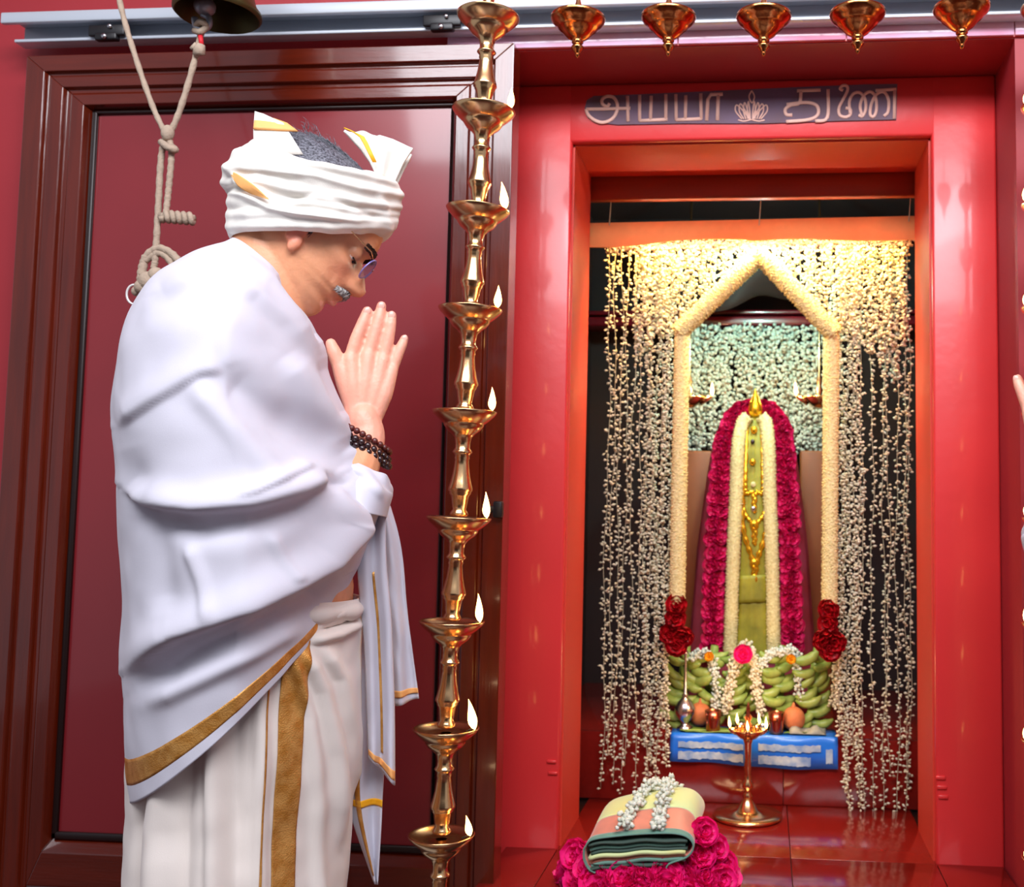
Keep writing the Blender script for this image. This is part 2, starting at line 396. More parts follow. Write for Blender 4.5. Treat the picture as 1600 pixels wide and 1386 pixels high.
# ---------------------------------------------------------------- painted sign on the lintel
YS = YP-.003
def sg(cx_, cy_): return at(900+cx_/3.077, 120+cy_/3.077, YS)
ol = [(42, 150), (52, 112), (85, 92), (300, 84), (700, 66), (1100, 48), (1400, 36), (1545, 34), (1540, 205), (1250, 212), (900, 224), (500, 224), (200, 230), (90, 218), (55, 195)]
V = [sg(*q) for q in ol]; n = len(V)
V2 = [Vector((v.x, YP+.001, v.z)) for v in V]
sign = thing('lintel_sign', sg(800, 215), 'dark purple strip with peach Tamil lettering and a lotus on the lintel', 'sign')
o = mobj('strip', (V+V2, [tuple(range(n)), tuple(range(2*n-1, n-1, -1))]+[(i, n+i, n+(i+1) % n, (i+1) % n) for i in range(n)]), 'sign_strip', sign, False); fixn(o.data)
def strokes(name, lines, wd, parent, m='sign_paint', sm=True):
    parts = []
    for ln in lines:
        P = [sg(*q) for q in ln]; P = smooth_path(P, 5) if sm and len(P) > 2 else P
        P = [Vector((q.x, YS-.0006, q.z)) for q in P]
        parts.append(tube(P, wd, 6, flat=.22))
    return mobj(name, join(parts), m, parent)
strokes('letter', [[(162, 128), (150, 143), (128, 132), (126, 110), (148, 95), (180, 100), (198, 130), (195, 170), (172, 204), (130, 220), (88, 208), (58, 182), (48, 155)], [(48, 156), (140, 155), (262, 152)], [(248, 92), (250, 216)]], .0042, sign)
strokes('letter', [[(306, 88), (306, 214)], [(362, 92), (358, 208)], [(304, 212), (440, 205)], [(432, 84), (432, 206)]], .0042, sign, sm=False)
strokes('letter', [[(480, 84), (482, 210)], [(528, 90), (526, 206)], [(480, 208), (606, 202)], [(600, 80), (602, 204)]], .0042, sign, sm=False)
strokes('letter', [[(628, 212), (634, 110), (648, 86), (706, 84)], [(684, 88), (680, 210)]], .0045, sign, sm=False)
strokes('letter', [[(1062, 68), (1176, 64)], [(1082, 70), (1074, 126), (1030, 138), (1006, 158), (1012, 182), (1040, 184)], [(1012, 134), (1100, 124), (1150, 134), (1166, 160), (1156, 190), (1110, 208), (1010, 216)], [(1212, 60), (1208, 196), (1150, 214)]], .0042, sign)
strokes('letter', [[(1284, 66), (1270, 58), (1280, 44), (1300, 44), (1306, 64), (1284, 110), (1264, 150), (1268, 184), (1296, 194), (1318, 182), (1318, 156), (1296, 150)], [(1318, 180), (1314, 120), (1334, 82), (1366, 78), (1390, 110), (1392, 160), (1376, 190), (1358, 184)], [(1376, 190), (1366, 140), (1384, 90), (1416, 72), (1440, 100), (1444, 160), (1430, 192), (1414, 180), (1420, 130), (1446, 84), (1480, 74), (1502, 110), (1500, 168), (1480, 190)], [(1440, 66), (1540, 60)], [(1532, 62), (1530, 202)]], .0038, sign)
lot = [[(845, 66), (832, 96), (846, 126), (858, 96), (845, 66)]]
for s in (-1, 1):
    for (dx, top, ln) in ((14, 118, 1), (32, 124, 1), (52, 130, 1), (70, 136, 1)):
        c = 843
        lot.append([(c+s*6, 208), (c+s*(dx*.5), 170), (c+s*dx, top), (c+s*(dx+6), 165), (c+s*(dx*.5+10), 205)])
    lot.append([(843, 206), (843+s*36, 214), (843+s*64, 208)])
strokes('lotus', lot, .0018, sign)

# ================================================================ SHRINE FRONT: beam, wires, cloth
p0, p1 = at(905, 296, YJ+.03), at(1440, 290, YJ+.03)
b0 = at(1170, 312, YJ+.02).z; b1 = at(1170, 266, YJ+.02).z
tag(mobj('wooden_beam', bbox(xi0+.001, xi1-.001, YJ+.006, YJ+.03, b0, b1, .004), 'brown_beam'), 'reddish brown wooden beam across the top of the shrine opening', 'beam')
YC = 2.462
cl = []
nn = 60; xs0, xs1 = at(905, 360, YC).x, at(1440, 350, YC).x
for s_ in (0, 1):
    for i in range(nn+1):
        t = i/nn; px = 905+535*t
        top = 349-12*t; bot = 381-8*t+(5*math.sin(t*9+1) if t < .5 else 2*math.sin(t*8))
        a = at(px, top, YC); b = at(px, bot, YC); yo = .006*math.sin(t*17)+.002*s_
        for k in range(5):
            q = a.lerp(b, k/4); cl.append((q.x, YC+yo*(k/4)+.002*s_-.006*math.sin(k/4*PI), q.z))
n1 = (nn+1)*5
Fc = grid_faces(nn+1, 5)+[tuple(n1+i for i in f)[::-1] for f in grid_faces(nn+1, 5)]
tag(mobj('valance_cloth', (cl, Fc), 'orange_cloth'), 'strip of orange cloth stretched across the shrine opening', 'cloth')
for px, tp in ((952, 318), (1186, 318), (1420, 312)):
    a = at(px+3, tp-8, YC-.012); b = at(px, tp+34, YC-.012)
    tag(mobj('hanging_wire', tube([a, b], .0014, 6), 'thread'), 'thin wire tying the orange cloth to the wooden beam', 'wire', 'wires above the orange cloth')

# warm lamp tube tucked above the curtain
lf = thing('light_tube', at(1186, 356, 2.482), 'warm light tube tucked behind the wooden beam above the curtain', 'lamp')
zz = at(1186, 356, 2.482).z
mobj('tube', xf(tube([(-.3, 0, 0), (.3, 0, 0)], .008, 10), Matrix.Translation((at(1186, 356, 2.482).x, 2.482, zz))), 'flame_core', lf)
mobj('batten', bbox(at(1186, 356, 2.482).x-.32, at(1186, 356, 2.482).x+.32, 2.476, 2.490, zz+.007, zz+.016, .002), 'aluminium', lf)
area('warm_shrine_light', (at(1186, 356, 2.482).x, 2.482, zz-.010), (at(1186, 700, 2.56).x, 2.62, zz-.36), .68, .014, 9.5, (1.0, .58, .16))
pl = bpy.data.lights.new('cool_bulb_light', 'POINT'); pl.energy = 12.0; pl.color = (.50, 1.0, .95); pl.shadow_soft_size = .02
plo = bpy.data.objects.new('cool_bulb_light', pl); COL.objects.link(plo); plo.location = at(1187, 404, 2.63)

# ================================================================ JASMINE CURTAIN
YG = 2.565
pz = at(1186, 384, 2.585).z; pz1 = at(1186, 350, 2.585).z
tag(mobj('light_block_board', bbox(xi0+.002, xi1-.002, 2.584, 2.594, pz, pz1, .002), 'blocker_black'), 'hidden dark board added above the curtain to block the warm light', 'board')  # hidden board added to keep the warm light off the chamber back
def string_mesh(name, a, b, step, per, ln, rad, m, sway=.004, loose=.5):
    a = Vector(a); b = Vector(b); L_ = (b-a).length; n = max(3, int(L_/step))
    t = np.linspace(0, 1, n); ph = rng.uniform(0, 6, 4)
    C = np.outer(1-t, np.array(a))+np.outer(t, np.array(b))
    C[:, 0] += sway*np.sin(t*9*L_+ph[0])+sway*.6*np.sin(t*23*L_+ph[1]); C[:, 1] += sway*np.sin(t*11*L_+ph[2])
    P = np.repeat(C, per, 0); N_ = len(P)
    P = P + rng.normal(size=P.shape)*np.array([.0015, .0015, step*.3])
    D = randdir(N_, loose); keep = rng.random(N_) < .9
    V, Fc = buds(P[keep], D[keep], ln*rng.uniform(.7, 1.25, keep.sum()), rad*rng.uniform(.8, 1.2, keep.sum()))
    return mesh(name, V, Fc, m, True), C
def jasmine_string(px, y0, y1, Y, label, group, px_b=None, step=.0125, per=3, ln=.0125, rad=.0034, m='jasmine', sway=.004):
    a = at(px, y0, Y); b = at(px_b if px_b is not None else px, y1, Y)
    if px_b is None: b = Vector((a.x, a.y, b.z))
    me, C = string_mesh('jasmine_string', a, b, step, per, ln, rad, m, sway)
    o = thing('jasmine_string', a, label, 'flower string', group); b_ = obj('buds', me, o); b_['kind'] = 'stuff'
    mobj('thread', tube([tuple(c) for c in C[::3]]+[tuple(C[-1])], .0008, 4), 'thread', o)
    return o
LB = 'long string of jasmine buds hanging beside the arch leg over the silver sprinkler'; GB = 'long jasmine strings on the sprinkler side'
for px, yb in ((955, 1232), (963, 1180), (973, 1225), (984, 1238), (994, 1195), (1006, 1230), (1015, 1160), (1022, 1225), (1029, 1190), (1036, 1228), (1043, 1130), (1049, 1195)):
    jasmine_string(px+random.uniform(-1, 1), 388, yb, YG+random.uniform(-.012, .008), LB, GB, per=4 if px > 1008 else 2, step=.0105 if px > 1008 else .0115)
LB = 'long string of jasmine buds hanging beside the arch leg over the brown coconut'; GB = 'long jasmine strings on the coconut side'
for px, yb in ((1313, 1150), (1319, 1230), (1326, 1282), (1333, 1180), (1340, 1262), (1347, 1286), (1361, 1275), (1380, 1280), (1386, 1210), (1399, 1282), (1413, 1272), (1418, 1230)):
    jasmine_string(px+random.uniform(-1, 1), 385, yb, YG+random.uniform(-.012, .008), LB, GB, per=4 if px < 1345 else 2, step=.0105 if px < 1345 else .0115)
LT = 'short jasmine string filling the corner above the arch on the %s side'; GT = 'short jasmine strings above the arch on the %s side'
k = 0
for px in list(range(1000, 1178, 8))+list(range(1203, 1412, 8)):
    if px < 1187: yb = 392+(1187-px)*.86-6
    else: yb = 392+(px-1187)*.95-6
    yb = min(yb+random.uniform(0, 14), 500+random.uniform(20, 160))
    if yb < 408: continue
    jasmine_string(px, 388, yb, YG+.004-.010*(k % 3), LT % ('sprinkler' if px < 1187 else 'coconut'), GT % ('sprinkler' if px < 1187 else 'coconut'), step=.0095, per=4, ln=.014, rad=.0042); k += 1
# withered flower strip along the top
a = at(948, 386, YG-.005); b = at(1424, 376, YG-.005)
C = np.linspace(np.array(a), np.array(b), 200)
P = np.repeat(C, 9, 0)+rng.normal(size=(1800, 3))*np.array([.003, .006, .0075])
V, Fc = buds(P, randdir(1800), rng.uniform(.008, .015, 1800), rng.uniform(.002, .0042, 1800))
o = thing('withered_garland', a, 'strip of greyish withered flowers the jasmine strings hang from', 'garland')
b_ = mobj('buds', (V, Fc), 'withered', o); b_['kind'] = 'stuff'
mobj('thread', tube([a, b], .004, 6), 'thread', o)

# thick arch garland
YA = 2.535
def rope(name, pts, r, m, parent, ridge=.0065, per=34, ln=.012, jitter=.0015):
    """tightly tied flower rope: a core and rings of small buds standing out of it"""
    P = [Vector(p) for p in pts]; S = [0]
    for i in range(1, len(P)): S.append(S[-1]+(P[i]-P[i-1]).length)
    n = int(S[-1]/ridge); core = []; PP = []; DD = []
    for i in range(n+1):
        s = S[-1]*i/n; j = min(max(np.searchsorted(S, s)-1, 0), len(P)-2); t = (s-S[j])/(S[j+1]-S[j])
        c = P[j].lerp(P[j+1], t); tg = (P[j+1]-P[j]).normalized(); core.append(c)
        u = Vector((0, 1, 0)); u = (u-tg*u.dot(tg)).normalized(); v = tg.cross(u)
        off = random.uniform(0, 6)
        for q in range(per):
            a_ = 2*PI*q/per+off; d = u*math.cos(a_)+v*math.sin(a_)+tg*random.uniform(-.25, .25)
            PP.append(tuple(c+d*(r-ln)+tg*random.uniform(-jitter, jitter))); DD.append(tuple(d.normalized()))
    V, Fc = buds(np.array(PP), np.array(DD), ln*rng.uniform(.88, 1.12, len(PP)), r*.10)
    o = mobj(name, (V, Fc), m, parent); o['kind'] = 'stuff'
    c = mobj('core', tube(core, r*.86, 12), m, parent)
    return o
arch = thing('garland_arch', at(1186, 935, YA), 'thick cream jasmine garland shaped as a pointed arch before the idol', 'garland')
A_ = {'lb': (1058, 940), 'lk': (1066, 506), 'ap': (1187, 404), 'rk': (1299, 508), 'rb': (1296, 948)}
rope('garland_segment', [at(*A_['lb'], YA), at(*A_['lk'], YA)], .0215, 'jasmine_cream', arch)
rope('garland_segment', [at(1060, 520, YA-.004), at(1187, 398, YA-.004)], .025, 'jasmine_cream', arch)
rope('garland_segment', [at(1185, 396, YA-.008), at(1304, 522, YA-.008)], .025, 'jasmine_cream', arch)
rope('garland_segment', [at(*A_['rk'], YA), at(*A_['rb'], YA)], .0215, 'jasmine_cream', arch)

# flower heads ------------------------------------------------
def flower_mesh(name, m, r=.02, layers=((5, .35, 1.15), (6, .65, .8), (7, 1.0, .45), (7, 1.1, .1)), seed=1, ruffle=.12):
    """a full rose: rings of cupped petals"""
    rd = random.Random(seed); V = []; F_ = []
    for n, rr, el in layers:
        off = rd.uniform(0, 6)
        for k in range(n):
            a = off+2*PI*k/n+rd.uniform(-.15, .15); e = el+rd.uniform(-.15, .15)
            w_ = rr*r*(1.9 if n < 6 else 1.35)*.62; L_ = r*rr
            R_ = Matrix.Rotation(a, 3, 'Z') @ Matrix.Rotation(-e, 3, 'Y')
            base = len(V); nu, nv = 5, 4
            for i in range(nv):
                tv = i/(nv-1); wid = w_*math.sin(PI*(.22+.6*tv))
                for j in range(nu):
                    tu = j/(nu-1)*2-1
                    x = L_*tv*(1-.18*tu*tu*tv); y = tu*wid; z = .28*L_*(tu*tu)+.16*L_*math.sin(tv*PI)*-1+rd.uniform(-1, 1)*ruffle*r*.3*tv+.22*L_*max(0, tv-.7)
                    V.append(tuple(R_ @ Vector((x, y, z)))); 
            F_ += [tuple(base+q for q in f) for f in grid_faces(nv, nu)]
    return mesh(name, V, F_, m, True)
ROSE_R = [flower_mesh('rose_red', 'red_petal', .026, seed=s) for s in (1, 2, 3)]
ROSE_M = [flower_mesh('rose_magenta', 'magenta_petal', .024, ((4, .5, .9), (5, .95, .35), (6, 1.2, .0), (6, 1.2, -.35)), seed=s, ruffle=.25) for s in (4, 5, 6, 7)]
ROSE_P = [flower_mesh('rose_pink', 'pink_petal', .03, ((5, .4, 1.1), (6, .75, .75), (7, 1.05, .35), (7, 1.15, -.05)), seed=s, ruffle=.3) for s in (8, 9, 10, 11)]
def put(name, me, loc, face, parent=None, s=1.0, roll=0.0):
    o = bpy.data.objects.new(name, me); COL.objects.link(o)
    M = Matrix.Translation(Vector(loc)) @ Vector(face).to_track_quat('Z', 'Y').to_matrix().to_4x4() @ Matrix.Rotation(roll, 4, 'Z') @ Matrix.Scale(s, 4)
    if parent is not None:
        o.parent = parent; o.matrix_parent_inverse = Matrix.Translation(parent.location).inverted()
    o.matrix_basis = M; return o
for side, pts in (('l', ((1057, 945), (1055, 966), (1047, 990), (1066, 994), (1058, 1008))), ('r', ((1296, 952), (1295, 975), (1286, 1000), (1306, 1002), (1296, 1016)))):
    tail = thing('rose_tassel', at(*pts[-1], YA-.02), 'cluster of red roses tied to the garland end %s' % ('over the silver sprinkler' if side == 'l' else 'over the brown coconut'), 'roses')
    for i, q in enumerate(pts):
        put('rose', ROSE_R[i % 3], at(q[0], q[1], YA-.012), (random.uniform(-.5, .5), -1, random.uniform(-.3, .3)), tail, 1.0 if i < 2 else 1.05, random.uniform(0, 6))
        put('rose', ROSE_R[(i+1) % 3], at(q[0], q[1], YA+.012), (random.uniform(-.5, .5), 1, random.uniform(-.3, .3)), tail, .9, random.uniform(0, 6))

# ================================================================ BACK OF THE SHRINE
YB = 3.12
LBk = 'dense string of pale jasmine hanging on the chamber back wall'; GBk = 'jasmine strings on the chamber back wall'
for i, px in enumerate(range(1062, 1306, 8)):
    lo = 700 if 1090 < px < 1268 else 935
    jasmine_string(px, 512, lo+random.uniform(-8, 8), YB+random.uniform(-.015, .015), LBk, GBk, step=.0125, per=5, ln=.018, rad=.0062, m='jasmine_white', sway=.005)
q0, q1 = at(1050, 512, YB+.05), at(1320, 496, YB+.05)
for y0, y1, d in ((508, 494, .0), (489, 482, .02)):
    za = at(1186, y0, YB).z; zb = at(1186, y1, YB).z
    tag(mobj('maroon_ledge', bbox(xi0+.001, xi1-.001, YB+d, YB+.12, za, zb, .004), 'maroon_ledge'), 'polished maroon ledge above the jasmine back wall, %s of two' % ('lower' if d == 0 else 'upper'), 'ledge')
# draped brown canopy behind the arch point
V = []
for i in range(25):
    for j in range(9):
        t = i/24; s = j/8; px = 1050+270*t; py = 395+ (84+8*math.sin(t*7)-14*math.exp(-((t-.5)/.12)**2))*s
        q = at(px, py, 2.98+.05*math.sin(t*8+s*2)+.06*s); V.append(tuple(q))
o = mobj('canopy_cloth', (V, grid_faces(25, 9)), 'canopy_brown'); tag(o, 'brown cloth canopy draped high behind the garland arch', 'cloth')
o.modifiers.new('solid', 'SOLIDIFY').thickness = .004
# wooden side panels
for a_, b_, lab in ((1068, 1112, 'brown wooden board standing at the idol on the banana bunch side of the sprinkler'), (1250, 1300, 'brown wooden board with a dark gap beside the idol near the coconut')):
    q = at(a_, 704, 3.02); r_ = at(b_, 1010, 3.02)
    pb = tag(mobj('wooden_board', bbox(q.x, r_.x, 3.02, 3.05, zPl+.001, q.z, .006), 'wood_brown'), lab, 'board')
q = at(1262, 800, 3.0)
tag(mobj('dark_bottle', xf(lathe([(0, 0), (.018, 0), (.02, .01), (.02, .07), (.012, .09), (.008, .1), (.008, .125), (0, .125)], 16), Matrix.Translation((q.x, 2.985, zPl))), 'black_plastic'), 'dark narrow bottle between the idol and the wooden board', 'bottle')

# ================================================================ IDOL
YI = 2.86
ic = at(1178, 1000, YI); idol = thing('draped_idol', (ic.x, YI, zPl), 'cone shaped idol draped in pink and green cloth with gold ornaments', 'idol')
def idl(px, py, off=0.0): return at(px, py, YI+off)
tab = [(628, 6), (636, 24), (650, 42), (675, 57), (700, 66), (740, 72), (790, 78), (862, 87), (935, 92), (1011, 98), (1125, 104)]
rows = []; nr, nc = 60, 64
ysI = np.linspace(628, 1122, nr)
for y in ysI:
    hw = lerp_tab(y, tab); c = idl(1176+(y-800)*-.01, y); R_ = hw/FPX*YI
    for k in range(nc):
        a_ = 2*PI*k/nc; fold = 1+.025*math.sin(11*a_)*min(1, (y-628)/200)+.012*math.sin(23*a_+y*.01)
        rows.append((c.x+R_*math.cos(a_)*fold, YI+.05+min(R_*.8, .12)*math.sin(a_)*fold, max(c.z, zPl+.001)))
mobj('cloth_drape', (rows, grid_faces(nr, nc, True)+[tuple(range(nc))]), 'idol_pink', idol)
def frontY(py, dx):   # front surface of the drape at offset dx px from the axis
    hw = lerp_tab(py, tab); R_ = hw/FPX*YI; s = max(0, 1-(dx/hw)**2)
    return YI+.05-min(R_*.8, .12)*math.sqrt(s)
def strip(name, lft, rgt, m, off, nrow=40, nc=9):
    V = []
    for i in range(nrow):
        t = i/(nrow-1)
        l = smoothed(lft, t); r = smoothed(rgt, t)
        for k in range(nc):
            px = l[0]+(r[0]-l[0])*k/(nc-1); py = l[1]+(r[1]-l[1])*k/(nc-1)
            Y = frontY(py, px-1176)-off-.003*math.sin(k*2.2+i*.1)-.004*math.sin(PI*k/(nc-1))
            V.append(tuple(at(px, py, Y)))
    o = mobj(name, (V, grid_faces(nrow, nc)), m, idol); o.modifiers.new('s', 'SOLIDIFY').thickness = .003; return o
def smoothed(pts, t):
    n = len(pts)-1; i = min(int(t*n), n-1); f = t*n-i
    return (pts[i][0]+(pts[i+1][0]-pts[i][0])*f, pts[i][1]+(pts[i+1][1]-pts[i][1])*f)
strip('front_cloth', [(1166, 652), (1162, 780), (1156, 900), (1150, 1030)], [(1192, 652), (1195, 780), (1199, 900), (1204, 1030)], 'idol_green', .010)
# tiered pleats of the green cloth
strip('front_pleat', [(1155, 938), (1151, 1028)], [(1200, 936), (1204, 1028)], 'idol_green', .018, 12)
strip('front_pleat', [(1157, 900), (1154, 942)], [(1197, 898), (1200, 940)], 'idol_green', .024, 8)
# finial
fy = frontY(650, 0)
p = at(1180, 652, fy-.012); 
sf = (652-608)/FPX*YI
mobj('finial', xf(lathe([(0, 0), (.010, 0), (.019, .006), (.0215, .018), (.019, .034), (.012, .050), (.006, .064), (.003, .078), (0, .082)], 24), Matrix.Translation(p)), 'gold', idol)
# necklaces of gold, pendants
for lpx, rpx, yb, r_ in ((1165, 1192, 800, .0055), (1161, 1197, 850, .0055), (1160, 1199, 905, .007)):
    P = [(lpx+2, 668), (lpx, 740), (lpx+1, (740+yb)/2), ((lpx*.6+rpx*.4), yb-30), ((lpx+rpx)/2, yb), (lpx*.4+rpx*.6, yb-30), (rpx-1, (740+yb)/2), (rpx, 740), (rpx-2, 668)]
    P = [at(x, y, frontY(y, x-1176)-.020) for x, y in P]; P = smooth_path(P, 10)
    ch = mobj('gold_necklace', tube(P, [r_*(1+.35*math.sin(i*2.2)) for i in range(len(P))], 8, flat=.6), 'gold', idol)
for px, py, r_, m_ in ((1178, 672, .010, 'gold'), (1176, 690, .006, 'dark_bead'), (1176, 722, .009, 'gold'), (1177, 757, .007, 'jasmine_cream'), (1177, 795, .007, 'silver'), (1178, 820, .012, 'gold'), (1178, 880, .012, 'gold'), (1178, 905, .013, 'gold')):
    mobj('pendant', ball(at(px, py, frontY(py, 0)-.024), r_, 12, 8, (1, .5, 1.1)), m_, idol)
# garlands on the idol
U = [(1112, 1016), (1115, 940), (1118, 862), (1124, 779), (1130, 713), (1141, 668), (1158, 644), (1180, 636), (1203, 644), (1220, 670), (1226, 713), (1230, 779), (1233, 862), (1236, 940), (1238, 1010)]
UP_ = smooth_path([at(x, y, frontY(y, (x-1176)*.9)-.018) for x, y in U], 8)
mg = thing('rose_garland', UP_[0], 'magenta rose petal garland hung as an arch on the idol', 'garland')
mobj('core', tube(UP_, .016, 8), 'magenta_petal', mg)
for i in range(0, len(UP_), 2):
    c = UP_[i]; 
    for dx in (-.010, .010):
        put('rose', ROSE_M[random.randrange(4)], c+Vector((dx+random.uniform(-.003, .003), -.010, random.uniform(-.004, .004))), (dx*40+random.uniform(-.3, .3), -1, random.uniform(-.2, .4)), mg, .82, random.uniform(0, 6))
WL = [(1141, 1020), (1146, 862), (1150, 779), (1153, 700), (1160, 662), (1168, 652)]; WR = [(1209, 1020), (1206, 862), (1203, 779), (1201, 700), (1197, 662), (1190, 652)]
wg = thing('jasmine_garland', at(1141, 1020, frontY(1020, 0)-.02), 'pair of cream jasmine ropes hanging down the idol front inside the roses', 'garland')
for W_ in (WL, WR):
    rope('garland_strand', smooth_path([at(x, y, frontY(y, x-1176)-.026) for x, y in W_], 6), .0205, 'jasmine_cream', wg, per=26)

# hanging brass lamps at the sides of the idol
def flame_mesh():
    pr = [(0, -.003), (.0035, .001), (.0055, .006), (.0058, .011), (.0045, .018), (.0028, .025), (.0012, .031), (0, .036)]
    V, F_ = lathe(pr, 12)
    V = [(x+.10*z*math.sin(z*60), y, z) for x, y, z in V]
    return mesh('flame', V, F_, 'flame')
FLAME = flame_mesh()
def flame(loc, parent, s=1.0, lean=0.0, name='flame'):
    o = bpy.data.objects.new(name, FLAME); COL.objects.link(o); o.parent = parent
    o.location = loc; o.scale = (s, s, s*random.uniform(.9, 1.2)); o.rotation_euler = (0, lean, random.uniform(0, 6) if lean == 0 else 0); return o
for px, sd in ((1077, 1), (1280, -1)):
    q = at(px, 628, 2.93)
    lp = thing('hanging_oil_lamp', q, 'small brass oil lamp with one flame hanging at the idol %s' % ('on the sprinkler side' if sd > 0 else 'on the coconut side'), 'oil lamp')
    o = mobj('bowl', xf(lathe([(0, -.018), (.012, -.018), (.03, -.006), (.046, .010), (.048, .014), (.042, .011), (.0, .0)], 28), Matrix.Translation(q)), 'brass', lp)
    mobj('spout', tube([q+Vector((sd*.03, 0, .002)), q+Vector((sd*.052, -.004, .010)), q+Vector((sd*.066, -.006, .016))], [.014, .009, .004], 8), 'brass', lp)
    mobj('stem', xf(lathe([(.004, 0), (.012, .004), (.007, .02), (.011, .034), (.006, .045), (.009, .06), (.004, .08), (.0035, zOpen+.14-q.z), (0, zOpen+.14-q.z)], 14), Matrix.Translation(q)), 'brass', lp)
    f_ = flame((sd*.066, -.006, .020), lp, .95)
    l_ = bpy.data.lights.new('lamp_glow', 'POINT'); l_.energy = .7; l_.color = (1, .62, .28); l_.shadow_soft_size = .012; lo = bpy.data.objects.new('lamp_glow', l_); COL.objects.link(lo); lo.location = q+Vector((sd*.066, -.03, .05))

# ================================================================ OFFERINGS
def banana_mesh(name):
    P = []; R_ = []
    for i in range(11):
        t = i/10; a_ = -.8+1.6*t
        P.append((.05*math.sin(a_), 0, -.05*math.cos(a_)+.05)); R_.append(.0138*min(1, .30+2.6*t, .22+2.6*(1-t)))
    V, F_ = tube(P, R_, 7); return mesh(name, V, F_, 'banana')
BAN = banana_mesh('banana'); BT = mesh('banana_tip', *ball((0, 0, 0), .0055, 6, 4), 'banana_tip')
bun = [(1066, 1050, 2.70, .25, 8, 'green banana bunch behind the silver sprinkler'), (1110, 1052, 2.72, .1, 8, 'green banana bunch under the small jasmine loop with a yellow flower'), (1162, 1058, 2.74, 0, 7, 'green banana bunch under the pink rose in the middle'),
       (1216, 1066, 2.71, -.1, 9, 'green banana bunch between the pink rose and the coconut'), (1272, 1062, 2.70, -.2, 11, 'tall green banana bunch behind the brown coconut')]
for px, py, Y, tl, n, lab in bun:
    c = at(px, py, Y); b = thing('banana_bunch', (c.x, Y, zPl), lab, 'bananas')
    hgt = (at(px, 1016, Y).z-zPl-.03)
    nrw = max(4, int(hgt/.0215))
    for i in range(2*nrw):
        row = i//2; sd = -1 if i % 2 else 1
        o = bpy.data.objects.new('banana', BAN); COL.objects.link(o); o.parent = b; o.matrix_parent_inverse = Matrix.Translation(b.location).inverted()
        o.matrix_basis = Matrix.Translation((c.x+sd*.018+random.uniform(-.007, .007), Y-.030+.012*sd+random.uniform(-.007, .007), zPl+.012+row*hgt/(nrw-1)+.009*sd*(row % 2)+random.uniform(-.004, .004))) @ Matrix.Rotation((-.35 if px < 1140 else .35)+random.uniform(-.5, .5), 4, 'Z') @ Matrix.Rotation(tl*1.5+random.uniform(-.45, .45), 4, 'Y') @ Matrix.Rotation(random.uniform(-.5, .5), 4, 'X') @ Matrix.Scale(random.uniform(.8, 1.02), 4)
    core = mobj('bunch_stem', tube([(c.x, Y+.02, zPl+.004), (c.x, Y+.025, zPl+hgt*.6), (c.x+.01, Y+.02, zPl+hgt+.04)], [.016, .016, .010], 8), 'banana', b)

def loose_garland(name, pts, label, per=6, ln=.012, rad=.0045, m='jasmine_white', wid=.008):
    P = smooth_path(pts, 12); C = np.array([tuple(p) for p in P]); N_ = len(C)*per
    Q = np.repeat(C, per, 0)+rng.normal(size=(N_, 3))*wid*.5
    V, Fc = buds(Q, randdir(N_), ln*rng.uniform(.7, 1.2, N_), rad)
    o = thing(name, P[0], label, 'garland'); b_ = mobj('buds', (V, Fc), m, o); b_['kind'] = 'stuff'; mobj('thread', tube(P[::2]+[P[-1]], .0012, 4), 'thread', o); return o
YO = 2.655
loose_garland('jasmine_loop', [at(x, y, YO) for x, y in ((1134, 1110), (1140, 1080), (1146, 1045), (1154, 1022), (1164, 1012), (1174, 1022), (1180, 1050), (1184, 1085), (1188, 1112))], 'cream jasmine loop around the pink rose in front of the bananas', 9, .012, .005, 'jasmine', .011)
loose_garland('jasmine_loop', [at(x, y, YO+.005) for x, y in ((1188, 1040), (1200, 1025), (1220, 1018), (1240, 1018), (1246, 1045), (1250, 1090))], 'white jasmine loop over the bananas between the rose and coconut', 7, .012, .0048)
loose_garland('jasmine_loop', [at(x, y, YO+.005) for x, y in ((1080, 1030), (1095, 1020), (1110, 1028), (1116, 1060), (1118, 1105))], 'white jasmine loop over the bananas beside the silver sprinkler', 6, .012, .0048)
loose_garland('jasmine_loop', [at(x, y, YO+.01) for x, y in ((1308, 1020), (1306, 1060), (1303, 1100))], 'short jasmine strand beside the tall banana bunch', 6, .012, .0045, 'jasmine')
put('pink_rose', ROSE_P[0], at(1161, 1022, YO-.022), (0, -1, .1), None, .72); tag(bpy.data.objects['pink_rose'], 'single bright pink rose on the jasmine loop before the idol', 'flower')
for px, py, lab in ((1108, 1026, 'small yellow flower on the jasmine loop beside the sprinkler'), (1236, 1030, 'small yellow flower on the jasmine loop beside the coconut')):
    o = put('yellow_flower', flower_mesh('yellow_flower', 'orange_bright', .012, seed=21), at(px, py, YO-.016), (0, -1, .2)); tag(o, lab, 'flower')
def lobj(name, prof, loc, m, label, cat, seg=28, group=None):
    o = obj(name, mesh(name, *lathe(prof, seg), m)); o.location = loc; return tag(o, label, cat, group)
